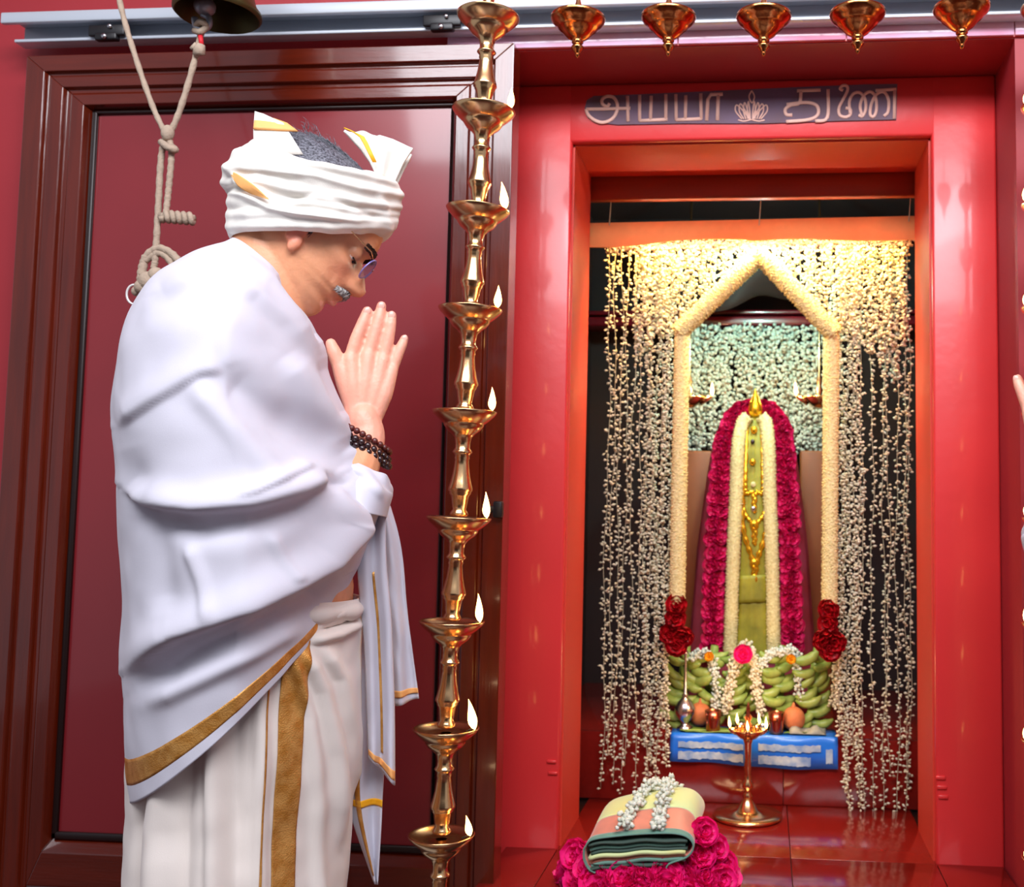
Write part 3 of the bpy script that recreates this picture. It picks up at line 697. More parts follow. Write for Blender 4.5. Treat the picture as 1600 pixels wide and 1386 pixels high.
# rose-water sprinkler
YV = 2.63
q = at(1070, 1136, YV); s = YV/FPX
spk = thing('rosewater_sprinkler', (q.x, YV, zPl), 'silver long-necked rosewater sprinkler standing before the bananas', 'sprinkler')
mobj('body', xf(lathe([(0, .0), (.020, .0), (.021, .004), (.012, .010), (.009, .016), (.018, .026), (.026, .040), (.027, .052), (.020, .066), (.010, .076), (.006, .080)], 24), Matrix.Translation((q.x, YV, zPl+.004))), 'silver', spk)
mobj('neck', xf(lathe([(.006, .078), (.009, .084), (.005, .09), (.0042, .13), (.003, .18), (.0055, .186), (.007, .192), (.003, .197), (0, .197)], 16), Matrix.Translation((q.x, YV, zPl+.004))), 'silver', spk)
for px, lab in ((1114, 'shiny copper tumbler next to the silver sprinkler'), (1213, 'shiny copper tumbler next to the brown coconut')):
    q = at(px, 1150, 2.615)
    lobj('copper_tumbler', [(0, .0), (.017, .0), (.018, .004), (.0185, .03), (.021, .052), (.0195, .052), (.017, .03), (.015, .006), (0, .006)], (q.x, 2.615, zPl+.003), 'copper', lab, 'tumbler')
for px, Y_, lab in ((1240, 2.645, 'round brown coconut beside the copper tumbler and tall banana bunch'), (1094, 2.668, 'round brown coconut half hidden behind the silver sprinkler')):
    q = at(px, 1114, Y_); r_ = .029
    cc = obj('coconut', mesh('coconut', *ball((0, 0, 0), r_, 24, 16, (1, 1, 1.04)), 'coconut')); cc.location = (q.x, Y_, zPl+r_+.005); tag(cc, lab, 'coconut')
    o = obj('husk_tuft', mesh('husk_tuft', *lathe([(.007, 0), (.004, .006), (.0015, .012), (0, .012)], 8), 'coconut')); o.parent = cc; o.location = (0, 0, r_*.98)
# banana leaf
for pts, lab in ((((1062, 1140, 2.60), (1085, 1143, 2.605), (1140, 1146, 2.61), (1200, 1144, 2.62)), 'green banana leaf lying under the tumblers and lamps'), (((1225, 1138, 2.60), (1250, 1132, 2.62), (1276, 1128, 2.64)), 'narrow green leaf lying before the brown coconut')):
    P = [Vector((at(x, y, Y).x, Y, zPl+.0035)) for x, y, Y in pts]; P = smooth_path(P, 8); V = []
    for i, c in enumerate(P):
        t = i/(len(P)-1); w_ = (.026 if len(pts) == 4 else .012)*math.sin(PI*(.08+.88*t))
        for k in range(5): V.append((c.x, c.y+.006+(k/4-.5)*2*w_, c.z+.002*abs(k-2)*.6+.001*math.sin(i)))
    o = mobj('banana_leaf', (V, grid_faces(len(P), 5)), 'leaf'); tag(o, lab, 'leaf'); o.modifiers.new('s', 'SOLIDIFY').thickness = .0012
    mobj('midrib', tube([c+Vector((0, .006, .002)) for c in P], .0014, 5), 'banana', o)
# blue printed sheet draped over the platform edge
V = []; xa, xb = at(1047, 1170, YR-.01).x, at(1309, 1172, YR-.01).x
zb_ = at(1170, 1196, YR-.01).z
prof = [(.10, zPl+.0012), (.05, zPl+.0012), (.012, zPl+.0014), (.0, zPl+.0035), (-.006, zPl-.001), (-.008, zPl-.012), (-.010, (zPl+zb_)/2), (-.013, zb_)]
nx = 40
for i in range(nx+1):
    t = i/nx
    for d, z in prof:
        V.append((xa+(xb-xa)*t, YR+d-.004*(math.sin(t*19)*(d < -.005)), z+(.005*math.sin(t*5+1) if d < -.011 else 0)))
o = mobj('printed_sheet', (V, grid_faces(nx+1, len(prof))), 'flex_blue'); tag(o, 'blue printed plastic sheet draped over the edge of the platform', 'sheet'); o.modifiers.new('s', 'SOLIDIFY').thickness = .0015
sheet = o
rd = random.Random(5)
for (u0, u1, v0, v1) in ((.05, .44, .18, .42), (.05, .44, .56, .86), (.53, .90, .18, .42), (.53, .84, .58, .90), (.93, .97, .3, .8)):
    V = []; n_ = 24
    for i in range(n_+1):
        t = u0+(u1-u0)*i/n_
        for k in range(3):
            v_ = v0+(v1-v0)*k/2; z = zPl-.004+(zb_-zPl+.004)*v_
            V.append((xa+(xb-xa)*t, YR-.0122-.004*math.sin(t*19)-.004*v_, z+.004*v_*math.sin(t*5+1)+(.002*rd.uniform(-1, 1) if k != 1 else 0)))
    mobj('print_patch', (V, grid_faces(n_+1, 3)), 'flex_print', sheet)
q = at(1262, 1140, 2.62); V = []
for i in range(13):
    for k in range(7): V.append((q.x-.045+.09*i/12, 2.603+.06*k/6, zPl+.005+.012*math.sin(i*.9)*math.sin(k*.8)**2+.008*math.sin(PI*k/6)))
o = mobj('grey_wrapper', (V, grid_faces(13, 7)), 'grey_wrap'); tag(o, 'crumpled grey wrapper on the blue sheet before the coconut', 'wrapper'); o.modifiers.new('s', 'SOLIDIFY').thickness = .001
q = at(1152, 1128, 2.60)
for px, lab in ((1157, 'small pale bowl behind the standing brass lamp beside the jasmine loop'), (1192, 'small pale bowl behind the standing brass lamp beside the copper tumbler')):
    q = at(px, 1140, 2.64); lobj('small_bowl', [(0, .0), (.008, 0), (.012, .006), (.016, .018), (.0145, .018), (.010, .008), (0, .006)], (q.x, 2.64, zPl+.005), 'silver', lab, 'bowl', 20)
# standing brass lamp
q = at(1168, 1272, 2.47); YL = 2.47
lamp = thing('standing_oil_lamp', (q.x, YL, zFl), 'standing brass oil lamp with five flames on the shrine floor', 'oil lamp')
hz = lambda py: at(1168, py, YL).z-zFl
H_ = hz(1152)
T = Matrix.Translation((q.x, YL, zFl))
mobj('base', xf(lathe([(0, .001), (.078, .001), (.082, .006), (.080, .010), (.058, .010), (.040, .012), (.026, .020), (.018, .034), (.010, .044), (.010, .048)], 48), T), 'brass', lamp)
mobj('stem', xf(lathe([(.010, .044), (.013, .050), (.009, .056), (.008, .064), (.013, .070), (.014, .078), (.009, .086), (.007, .10), (.009, .115), (.0075, .135), (.009, H_-.015), (.012, H_-.006), (.010, H_)], 24), T), 'brass', lamp)
bw = mobj('oil_bowl', xf(lathe([(.008, H_-.004), (.020, H_-.002), (.034, H_+.010), (.041, H_+.018), (.038, H_+.019), (.026, H_+.012), (0, H_+.010)], 40), T), 'brass', lamp)
mobj('finial', xf(lathe([(.010, H_+.008), (.008, H_+.02), (.011, H_+.028), (.005, H_+.036), (.009, H_+.046), (.004, H_+.056), (.005, H_+.066), (.002, H_+.078), (0, H_+.084)], 16), T), 'copper', lamp)
for k in range(5):
    a_ = -PI/2+2*PI*k/5
    mobj('spout', xf(tube([(.028*math.cos(a_), .028*math.sin(a_), H_+.014), (.040*math.cos(a_), .040*math.sin(a_), H_+.019), (.047*math.cos(a_), .047*math.sin(a_), H_+.022)], [.009, .007, .003], 8), T), 'brass', lamp)
    flame((.045*math.cos(a_), .045*math.sin(a_), H_+.026), lamp, .62)

l_ = bpy.data.lights.new('lamp_glow', 'POINT'); l_.energy = 1.1; l_.color = (1, .66, .32); l_.shadow_soft_size = .03; lo = bpy.data.objects.new('lamp_glow', l_); COL.objects.link(lo); lo.location = (q.x, YL, zFl+H_+.13)

# ================================================================ SAREE ON ROSE PETALS
YT = 1.985
sc0 = at(1000, 1290, YT); pc = at(1012, 1420, YT)
zt = zFl
plate = lobj('steel_plate', [(0, .002), (.15, .002), (.168, .012), (.172, .013), (.170, .010), (.152, 0), (0, 0)], (pc.x, YT+.02, zFl), 'steel', 'round steel plate under the pink roses and folded saree', 'plate', 48)
zs = at(1000, 1372, YT-.05).z          # underside of the saree stack
rd = random.Random(11); cnt = 0
GP = 'pink roses heaped under the folded saree'
hh = zs-zFl
for ring, n, rr, zf in ((0, 12, .150, .25), (1, 12, .142, .62), (2, 10, .118, .98), (3, 9, .122, .60), (4, 7, .07, .9), (5, 10, .128, .95)):
    for k in range(n):
        a_ = 2*PI*k/n+ring*.37+rd.uniform(-.1, .1)
        r_ = rr*rd.uniform(.92, 1.05)
        z = zFl+.018+hh*zf*rd.uniform(.88, 1.02)*.86
        p = Vector((pc.x+r_*math.cos(a_), YT+.02+r_*.82*math.sin(a_), z))
        f_ = Vector((math.cos(a_)*1.0, math.sin(a_)*.9-.25, .55+zf*.5))
        o = put('pink_rose', ROSE_P[rd.randrange(4)], p, f_, None, rd.uniform(.85, 1.15), rd.uniform(0, 6)); tag(o, 'pink rose in the heap under the folded saree', 'flower', GP); cnt += 1
for k, (px, py) in enumerate(((1100, 1300), (1118, 1325), (1130, 1350), (1095, 1335), (1110, 1365), (1085, 1372), (1128, 1376), (900, 1338), (893, 1362), (905, 1375), (1098, 1312), (1070, 1380), (1040, 1384), (985, 1386), (940, 1380), (1010, 1380))):
    p = at(px, py, YT-.03+.05*(k % 3)*.5)
    o = put('pink_rose', ROSE_P[rd.randrange(4)], p, (rd.uniform(-.4, .4)+(px-1010)/200, -1, .5), None, rd.uniform(.8, 1.0), rd.uniform(0, 6)); tag(o, 'pink rose in the heap under the folded saree', 'flower', GP)
# folded saree: stack of folded layers
sar = thing('folded_saree', at(1000, 1365, YT), 'folded silk saree, yellow-green with pink border, lying on the pink roses', 'saree')
def sr(px, py, Y): return at(px, py, Y)
def sheet_layer(name, fl, fr, bl, br, m, thick, bulge, nx=28, ny=14, drop=(0, 0)):
    """a folded layer: front edge fl-fr (nearer, lower), back edge bl-br, rounded ends"""
    V = []
    for j in range(ny):
        s = j/(ny-1); L_ = Vector(fl).lerp(Vector(bl), s); R_ = Vector(fr).lerp(Vector(br), s)
        for i in range(nx):
            t = i/(nx-1); c = L_.lerp(R_, t)
            z = c.z+bulge*(1-(2*t-1)**4)*(1-.25*(2*s-1)**2)-drop[0]*max(0, 1-t*7)**2-drop[1]*max(0, (t-.86)*7)**2+.0015*math.sin(t*14+s*5)
            V.append((c.x, c.y, z))
    o = mobj(name, (V, grid_faces(ny, nx)), m, sar); sd = o.modifiers.new('s', 'SOLIDIFY'); sd.thickness = thick; sd.offset = -1; return o
Yf_, Yb_ = YT-.075, YT+.150
zb0 = at(975, 1365, Yf_).z
def layer_edges(yl, yr, xl=912, xr=1085, yd=0):
    l = at(xl, yl, Yf_+yd); r = at(xr, yr, Yf_+yd)
    return l, r
back = lambda v, dz=0: Vector((v.x+.006, Yb_, v.z+.012+dz))
ft = [(1321, 1315, 'saree_gap_shade', .004), (1327, 1320, 'saree_green', .005), (1334, 1327, 'saree_gap_shade', .004), (1340, 1331, 'saree_yellow', .007), (1348, 1337, 'saree_pink', .004), (1352, 1342, 'saree_green', .006), (1360, 1352, 'saree_gap_shade', .005)]  # the dark layers paint the shade in gaps between the folds
for k, (yl, yr, m_, th) in enumerate(ft):
    l, r = layer_edges(yl, yr, 919+2*(k % 3), (1074 if k < 6 else 1036)-3*(k % 2), .003*((k*2) % 3)); sheet_layer('fold_layer', l, r, back(l), back(r), m_, th, .006)
# wrapped outer fold: cross-section tube around the stack, front rim green, pink border band, yellow body
cs = [(912, 1327), (924, 1313), (960, 1307), (1010, 1303), (1055, 1303), (1077, 1311), (1083, 1326), (1072, 1341), (1044, 1352), (1034, 1369), (975, 1371), (928, 1364), (913, 1346)]
ring0 = smooth_path([at(x, y, Yf_) for x, y in cs]+[at(cs[0][0], cs[0][1], Yf_)], 6)[:-1]
def wrap(name, s0, s1, m, infl=0.0, nrow=10):
    V = []; nrg = len(ring0); cen = sum((v for v in ring0), Vector())/nrg
    for j in range(nrow):
        s = s0+(s1-s0)*j/(nrow-1); Y = Yf_+(Yb_-Yf_)*s
        for v in ring0:
            d = v-cen; top = max(0, d.z)/.03
            z = cen.z+d.z*(1+infl)+top*.032*math.sin(min(1, s*1.25)*PI*.5)-.030*max(0, s-.55)**2*4*top
            sx = 1.0+infl-.06*max(0, s-.6)
            V.append((cen.x+d.x*sx+.010*s, Y, z+.006*s))
    o = mobj(name, (V, grid_faces(nrow, nrg, True)), m, sar); sd = o.modifiers.new('s', 'SOLIDIFY'); sd.thickness = .0025; sd.offset = -1; return o
wrap('edge_binding', 0, .06, 'saree_green', .014, 4)
wrap('border_band', .04, .34, 'saree_pink', .0, 10)
wrap('silk_body', .33, 1.0, 'saree_yellow', .004, 20)
# jasmine laid over the saree
def saree_top(px, s_, lift=.007):
    cen = sum((v for v in ring0), Vector())/len(ring0); q = at(px, 1305, Yf_)
    dz = max(v.z for v in ring0 if abs(v.x-q.x) < .02)-cen.z; top = dz/.03
    z = cen.z+dz+top*.032*math.sin(min(1, s_*1.25)*PI*.5)-.030*max(0, s_-.55)**2*4*top+.006*s_
    return Vector((q.x+.010*s_, Yf_+(Yb_-Yf_)*s_, z+lift))
pts1 = [saree_top(984-10*(1-q)+14*q*q*2, q) for q in (0.04, .2, .4, .6, .8, .92)]; pts2 = [saree_top(1026-2*q, q) for q in (.92, .75, .55, .35, .15, .03)]
loose_garland('jasmine_strand', pts1+pts2, 'white jasmine strand laid doubled across the folded saree', 5, .014, .005, 'jasmine_white', .008)

# ================================================================ HANGING TIER LAMPS
K = 3.63e-4
def tier_profile():
    below = [(140, 0), (141, -4), (133, -18), (112, -40), (96, -55), (88, -60), (87, -68), (74, -88), (52, -106), (37, -124), (32, -150), (32, -172), (40, -184), (43, -190), (38, -197), (31, -206), (33, -218), (30, -226), (32, -250), (36, -285), (44, -325), (52, -355), (53, -366), (46, -374), (47, -380), (39, -392), (33, -430), (29, -452), (36, -464), (40, -474), (36, -484)]
    inside = [(26, -482), (24, -40), (24, -24), (60, -30), (100, -22), (126, -6), (135, 1)]
    pr = inside[2:]+below+inside[:1]
    return [(r*K, z*K) for r, z in pr]
TP = mesh('tier', *lathe(tier_profile(), 40), 'brass')
def tier_lamp(name, rims, Y, label, mirror=1, top=True):
    base = at(rims[-1][0], rims[-1][1]+150, Y)
    th = thing(name, base, label, 'hanging lamp')
    for i, (px, py) in enumerate(rims):
        c = at(px, py, Y)
        nx_ = at(rims[i+1][0], rims[i+1][1], Y) if i+1 < len(rims) else None
        o = bpy.data.objects.new('tier', TP); COL.objects.link(o); o.parent = th; o.matrix_parent_inverse = Matrix.Translation(th.location).inverted()
        L_ = (c-nx_).length if nx_ else .176
        sz = L_/(488*K); tl = math.atan2(c.x-nx_.x, c.z-nx_.z) if nx_ else lastt
        lastt = tl
        o.matrix_basis = Matrix.Translation(c) @ Matrix.Rotation(tl, 4, 'Y') @ Matrix.Diagonal((1.1, 1.1, sz, 1))
        if i or not top:
            a_ = -.15; f_ = flame((mirror*.0475*math.cos(a_), .0475*math.sin(a_), .004), o, random.uniform(.95, 1.25), -.22*mirror+random.uniform(-.1, .1))
            w_ = obj('wick', mesh('wick', *tube([(mirror*.034, -.004, -.004), (mirror*.0475, -.007, .004)], .0018, 6), 'wick')); w_.parent = o
    c = at(rims[0][0], rims[0][1], Y)
    mobj('hanging_rod', xf(lathe([(.009, -.012), (.0145, 0), (.012, .012), (.008, .02), (.011, .03), (.006, .045), (.0045, .06), (.0045, zTop-c.z), (0, zTop-c.z)], 20), Matrix.Translation(c)), 'brass', th)
    c = at(rims[-1][0], rims[-1][1], Y)-Vector((.006, 0, .176))
    mobj('finial', xf(lathe([(.011, .004), (.02, -.004), (.03, -.02), (.026, -.034), (.012, -.05), (.007, -.06), (.010, -.068), (.004, -.078), (0, -.085)], 24), Matrix.Translation(c)), 'brass', th)
    return th
RIMS = [(763, 25), (756, 172), (747, 327), (735, 482), (726, 642), (717, 808), (706, 970), (697, 1137), (690, 1303)]
tier_lamp('tiered_hanging_lamp', RIMS, 1.76, 'tall brass lamp of stacked oil dishes with flames hanging beside the man')
tier_lamp('tiered_hanging_lamp', [(1645, 10), (1646, 165), (1647, 318), (1647, 480), (1648, 645), (1649, 810), (1649, 975), (1649, 1158), (1650, 1343)], 1.84, 'tall brass lamp of stacked oil dishes hanging by the right portal wall', -1)

# brass cup lamps in a row
CUP = mesh('cup', *lathe([(r*1.85e-4, z*1.85e-4) for r, z in [(0, -60), (120, -50), (200, -10), (262, 4), (276, 2), (280, -6), (272, -34), (240, -70), (205, -100), (198, -112), (188, -116), (150, -160), (112, -200), (70, -228), (58, -236), (52, -246), (60, -254), (58, -264), (40, -272), (44, -284), (62, -304), (64, -318), (50, -340), (30, -366), (24, -380), (26, -392), (18, -410), (0, -424)]], 40), 'brass_cup')
RODC = {}
for px, py in ((902, 80), (1044, 78), (1193, 78), (1340, 74), (1503, 66)):
    tip = at(px, py+11, 1.84); c = tip+Vector((0, 0, 424*1.85e-4))
    th = thing('hanging_cup_lamp', tip, 'pointed brass cup lamp hanging in the row before the beam', 'hanging lamp', 'brass cup lamps in a row')
    o = bpy.data.objects.new('cup', CUP); COL.objects.link(o); o.parent = th; o.location = c-tip
    h = zTop-c.z
    r_ = obj('hanging_rod', mesh('hanging_rod', *lathe([(.016, -.010), (.008, .004), (.012, .014), (.006, .026), (.0035, .04), (.0035, h), (0, h)], 14), 'brass')); r_.parent = th; r_.location = c-tip

# ================================================================ BELL AND ROPE
YBl = 1.80
bc = at(340, 20, YBl); sB = YBl/FPX
bell = thing('temple_bell', bc, 'large old bronze bell hanging under the ceiling above the door rail', 'bell')
mobj('bell_body', xf(lathe([(r*sB, z*sB) for r, z in [(66, -6), (70, -2), (70, 4), (62, 14), (54, 40), (50, 80), (44, 120), (30, 146), (0, 156), (0, 152), (26, 140), (40, 116), (46, 80), (50, 40), (58, 12), (66, -6)]], 40), Matrix.Translation(bc)), 'old_bronze', bell)
mobj('bell_hook', xf(lathe([(.01, .165), (.01, zTop-bc.z), (0, zTop-bc.z)], 10), Matrix.Translation(bc)), 'old_bronze', bell)
cl0 = at(320, 2, YBl); cl1 = at(314, 40, YBl)
mobj('clapper', join([tube([bc+Vector((0, 0, .16)), cl0], [.006, .008], 8), ball(at(320, 10, YBl), .020, 16, 10, (1, 1, .9)), tube(smooth_path([at(304, 28, YBl), at(306, 40, YBl), at(316, 46, YBl), at(326, 40, YBl), at(326, 28, YBl), at(316, 22, YBl)], 5), .0062, 8, closed=False)]), 'aluminium_dark', bell)
YRp = 1.80
rp = thing('bell_rope', at(232, 470, YRp), 'grey knotted bell rope forming a Y in front of the door', 'rope')
def R2(*pts, r=.0058, name='rope_strand', m='rope', n=8):
    P = smooth_path([at(p[0], p[1], YRp-(p[2] if len(p) > 2 else 0)) for p in pts], n)
    # twisted look: modulated radius
    rad = [r*(1+.10*math.sin(i*1.9)) for i in range(len(P))]
    return mobj(name, tube(P, rad, 10), m, rp)
R2((176, -60), (190, 15), (212, 90), (238, 165), (258, 208), r=.0052)
R2((316, 44), (300, 110), (280, 175), (264, 212), r=.0058)
R2((262, 205), (252, 245), (247, 330), (243, 400), (240, 420), r=.006, n=14)
R2((264, 215), (268, 240), (264, 290), (259, 336), r=.0058, n=14)
mobj('knot', join([ball(at(262, 208, YRp-.004), .013, 14, 10, (.95, .9, 1.2)), tube(smooth_path([at(252, 222, YRp), at(262, 230, YRp-.014), at(274, 234, YRp-.004), at(262, 226, YRp+.012), at(252, 222, YRp)], 6), .0068, 8)]), 'rope', rp)
mobj('knot', join([tube(smooth_path([at(306, 40, YRp), at(314, 34, YRp-.014), at(322, 42, YRp-.006), at(312, 50, YRp-.012), at(304, 48, YRp)], 6), .0058, 8)]), 'rope', rp)
sp = []
for i in range(60):
    t = i/59; px = 252+50*t; a_ = t*34
    sp.append(at(px, 338+4*t+7*math.sin(a_), YRp-.008*math.cos(a_)))
mobj('knot', join([tube(sp, .0052, 8), tube([at(250, 338, YRp), at(303, 343, YRp)], [.008, .009], 8)]), 'rope', rp)
R2((222, 432), (228, 402), (248, 388), (270, 398), (282, 416), (276, 430, .01), r=.0072)
R2((228, 400), (222, 418), (220, 440), (226, 456), r=.0072)
R2((226, 408), (250, 396), (268, 412), (270, 434), r=.0062)
mobj('knot', join([ball(at(232, 440, YRp-.004), .019, 14, 10), ball(at(222, 448, YRp-.006), .014, 12, 8), ball(at(244, 430, YRp-.006), .015, 12, 8), ball(at(214, 455, YRp), .010, 10, 8)]), 'rope', rp)
mobj('tape', tube([at(313, 55, YRp-.008), at(315, 70, YRp-.008)], .0045, 8), 'red_tape', rp)
mobj('frayed_end', join([tube([at(314, 70, YRp-.008), at(312, 80, YRp-.008), at(304, 86, YRp-.006)], [.008, .012, .005], 8), tube([at(308, 72, YRp-.006), at(298, 76, YRp-.006)], [.008, .003], 8)]), 'rope', rp)
th_ = [at(209+11*math.cos(a), 460+15*math.sin(a), YRp+.003*math.cos(a)) for a in [2*PI*i/28 for i in range(28)]]
tag(mobj('metal_ring', tube(th_, .0022, 8, closed=True), 'white_metal_ring'), 'thin pale metal ring tied at the end of the bell rope', 'ring')

# ================================================================ THE MAN
Y0 = 1.55
C0 = at(430, 795, Y0); nrm = Vector((C0.x, C0.y, 0)).normalized(); fwd = Vector((nrm.y, -nrm.x, 0))
def M(px, py, dep=0.0):
    d = FW*FPX + RT*(px-CX) - UP*(py-CY)
    return CAM + d*(((C0-CAM).dot(nrm)+dep)/d.dot(nrm))
PXM = (M(431, 600)-M(430, 600)).length
hF = fwd*.79-_Z*.61; hU = fwd*.61+_Z*.79; hO = M(462, 375)
SH = .000955
def hp(f, s, u): return hO+hF*(f*SH)+nrm*(s*SH)+hU*(u*SH)
# ---- head
hs = [(-97, 70, 40, 16), (-93, 88, 28, 30), (-85, 99, 6, 42), (-75, 105, -16, 51), (-62, 107, -38, 59), (-50, 103, -56, 63), (-42, 108, -64, 65), (-38, 112, -68, 66), (-33, 108, -72, 67), (-27, 115, -76, 68), (-18, 113, -84, 69), (-8, 112, -92, 70), (5, 110, -104, 71), (18, 107, -112, 73), (30, 101, -117, 75), (42, 97, -120, 76), (52, 101, -122, 77), (64, 108, -122, 77), (80, 109, -120, 76), (105, 100, -110, 70), (130, 76, -88, 56), (146, 48, -60, 38), (156, 18, -28, 16), (159, 0, -6, 4)]
us = np.concatenate([np.arange(-97, 146, 3.0), np.array([148, 151, 154, 157, 159])])
def hcol(k): return np.interp(us, [h[0] for h in hs], [h[k] for h in hs])
hf, hb, hw = hcol(1), hcol(2), hcol(3)
nose = np.interp(us, [-16, -12, -6, 2, 8, 16, 28, 40, 50, 56], [0, 14, 27, 32, 32, 27, 19, 10, 3, 0])
nosew = np.interp(us, [-16, -6, 6, 20, 40, 56], [.26, .24, .20, .15, .12, .12])
V = []; NA = 72
for i, u in enumerate(us):
    c = (hf[i]*.42+hb[i]*.58)
    for k in range(NA):
        a = 2*PI*k/NA; ca, sa = math.cos(a), math.sin(a)
        rx = (hf[i]-c) if ca > 0 else (c-hb[i])
        e = .88 if ca > 0 else 1.0
        x = c+rx*math.copysign(abs(ca)**.92, ca); y = hw[i]*math.copysign(abs(sa)**e, sa)
        da = math.atan2(math.sin(a), math.cos(a))
        nz = nose[i]*math.exp(-(da/nosew[i])**2); x += nz
        # nostril wings
        if -14 < u < 8: x += 9*math.exp(-((abs(da)-.22)/.10)**2)*math.exp(-((u+3)/8)**2)
        # eye sockets, brow ridge, cheek bone, lips, fold of the cheek
        q = math.exp(-((abs(y)-32)/15)**2)*math.exp(-((u-40)/11)**2)*(ca > 0); x -= 10*q
        q = math.exp(-((abs(y)-34)/20)**2)*math.exp(-((u-62)/8)**2)*(ca > 0); x += 5*q
        q = math.exp(-((abs(y)-50)/14)**2)*math.exp(-((u-14)/13)**2)*(ca > 0); x += 6*q; y += math.copysign(3*q, y)
        dl = (x-88-(u+20)*-.35)/6.0
        if ca > 0 and -60 < u < -4 and abs(y) > 22: y *= 1-.05*math.exp(-dl*dl)
        V.append(tuple(hp(x, y, u)))
parts = [(V, grid_faces(len(us), NA, True)+[tuple(range(NA))[::-1], tuple((len(us)-1)*NA+k for k in range(NA))])]
for s in (-1, 1):
    # ears: helix rim, bowl and lobe
    E_ = [(-2, 70, -14), (-10, 80, 4), (-16, 86, 28), (-8, 88, 42), (6, 84, 44), (12, 78, 30), (8, 76, 12)]
    parts.append(tube(smooth_path([hp(f-1, s*q, u) for f, q, u in E_], 5), .0042, 8))
    parts.append(ball(hp(2, s*75, 6), .026, 16, 10, (1, 1, 1), Matrix((hF*.55, nrm*.20, hU*1.1)).transposed()))
    parts.append(ball(hp(13, s*75, -19), .0135, 12, 8, (1, 1, 1), Matrix((hF*.72, nrm*.5, hU*1.15)).transposed()))
    # upper eyelids
    parts.append(ball(hp(84, s*31, 40), .0148, 14, 10))
    parts.append(ball(hp(116, s*13, 0), .0085, 12, 8))
# lips
parts.append(tube(smooth_path([hp(98, -24, -36), hp(110, -14, -31), hp(116, 0, -28), hp(110, 14, -31), hp(98, 24, -36)], 5), .0048, 8))
parts.append(tube(smooth_path([hp(97, -22, -38), hp(108, -13, -41), hp(113, 0, -42), hp(108, 13, -41), hp(97, 22, -38)], 5), .0052, 8))
# ---- neck and trunk
def ringbody(rows, nseg=40):
    V = []
    for (xl, yl, xr, yr, d) in rows:
        l = M(xl, yl); r = M(xr, yr); c = (l+r)/2; h = (r-l)/2
        for k in range(nseg):
            a = 2*PI*k/nseg; V.append(tuple(c+h*math.cos(a)+nrm*(d*math.sin(a))))
    return V, grid_faces(len(rows), nseg, True)+[tuple(range(nseg))[::-1], tuple((len(rows)-1)*nseg+k for k in range(nseg))]
parts.append(ringbody([(372, 330, 480, 410, .050), (364, 365, 486, 440, .058), (357, 395, 482, 480, .062), (345, 430, 476, 510, .070), (320, 470, 470, 535, .10)]))
parts.append(ringbody([(330, 440, 440, 500, .08), (270, 480, 470, 540, .165), (232, 540, 490, 590, .19), (220, 640, 505, 660, .19), (222, 760, 525, 760, .17), (226, 860, 546, 860, .16), (228, 920, 553, 915, .162), (226, 1000, 545, 1000, .165), (228, 1090, 520, 1090, .16)]))
def chain(pts, rad, n=6, seg=14):
    P = smooth_path(pts, n); t = np.linspace(0, len(rad)-1, len(P)); R_ = list(np.interp(t, range(len(rad)), rad))
    e0 = ball(P[0], R_[0], 12, 8); e1 = ball(P[-1], R_[-1], 12, 8)
    return [tube(P, R_, seg), e0, e1]
for s in (-1, 1):
    parts += chain([M(335, 560, s*.150), M(400, 700, s*.128), M(470, 838, s*.125)], [.058, .050, .044])
    parts += chain([M(470, 838, s*.125), M(535, 770, s*.075), M(571, 692, s*.030), M(568, 655, s*.022)], [.044, .040, .030, .026])
    # hand: palm rays, fingers, thumb
    dp = s*.0155
    for bx, by, wx, wy, r0, r1 in ((548, 560, 553, 645, .0155, .0118), (575, 556, 563, 648, .0160, .0125), (598, 562, 574, 650, .0155, .0120), (612, 578, 584, 652, .0145, .0108)):
        parts += chain([M(wx, wy, s*.018), M((bx+wx)/2+1, (by+wy)/2, s*.018), M(bx, by, dp)], [r0, .0155, r1], 5, 12)
    fingers = [[(548, 560), (557, 529), (567, 504), (574, 486)], [(575, 556), (585, 522), (592, 497), (596, 478)], [(598, 562), (606, 530), (610, 508), (612, 493)], [(612, 578), (622, 553), (628, 539), (632, 529)]]
    for fi, f_ in enumerate(fingers):
        rr = (.0112, .0103, .0094, .0080) if fi < 3 else (.0100, .0090, .0082, .0068)
        bend = (0, .0015, .001, -.002)
        parts += chain([M(x, y, s*(.0125+b)) for (x, y), b in zip(f_, bend)], rr, 6, 12)
        parts.append(ball(M(f_[1][0], f_[1][1], s*.0135), rr[1]*1.06, 10, 8)); parts.append(ball(M(f_[2][0], f_[2][1], s*.0135), rr[2]*1.05, 10, 8))
    parts += chain([M(552, 628, s*.016), M(540, 598, s*.013), M(529, 570, s*.0115), M(522, 551, s*.011), M(517, 537, s*.0105)], [.017, .0155, .0115, .0118, .0088], 5, 12)
    # legs and feet
    g = lambda x, z, d: C0+fwd*x+nrm*d+_Z*(z-C0.z)
    parts += chain([g(-.05, .86, s*.09), g(-.03, .48, s*.09), g(-.06, .10, s*.09)], [.085, .06, .040], 8)
    parts += chain([g(-.085, .045, s*.09), g(-.02, .05, s*.095), g(.08, .028, s*.10), g(.115, .022, s*.10)], [.036, .038, .026, .018], 5)
Vb, Fb = join(parts)
tmp = bpy.data.objects.new('tmp_body', mesh('tmp_body', Vb, Fb, None)); COL.objects.link(tmp); fixn(tmp.data)
rm = tmp.modifiers.new('r', 'REMESH'); rm.mode = 'VOXEL'; rm.voxel_size = .0026; rm.use_smooth_shade = True
sm = tmp.modifiers.new('s', 'SMOOTH'); sm.factor = .5; sm.iterations = 3
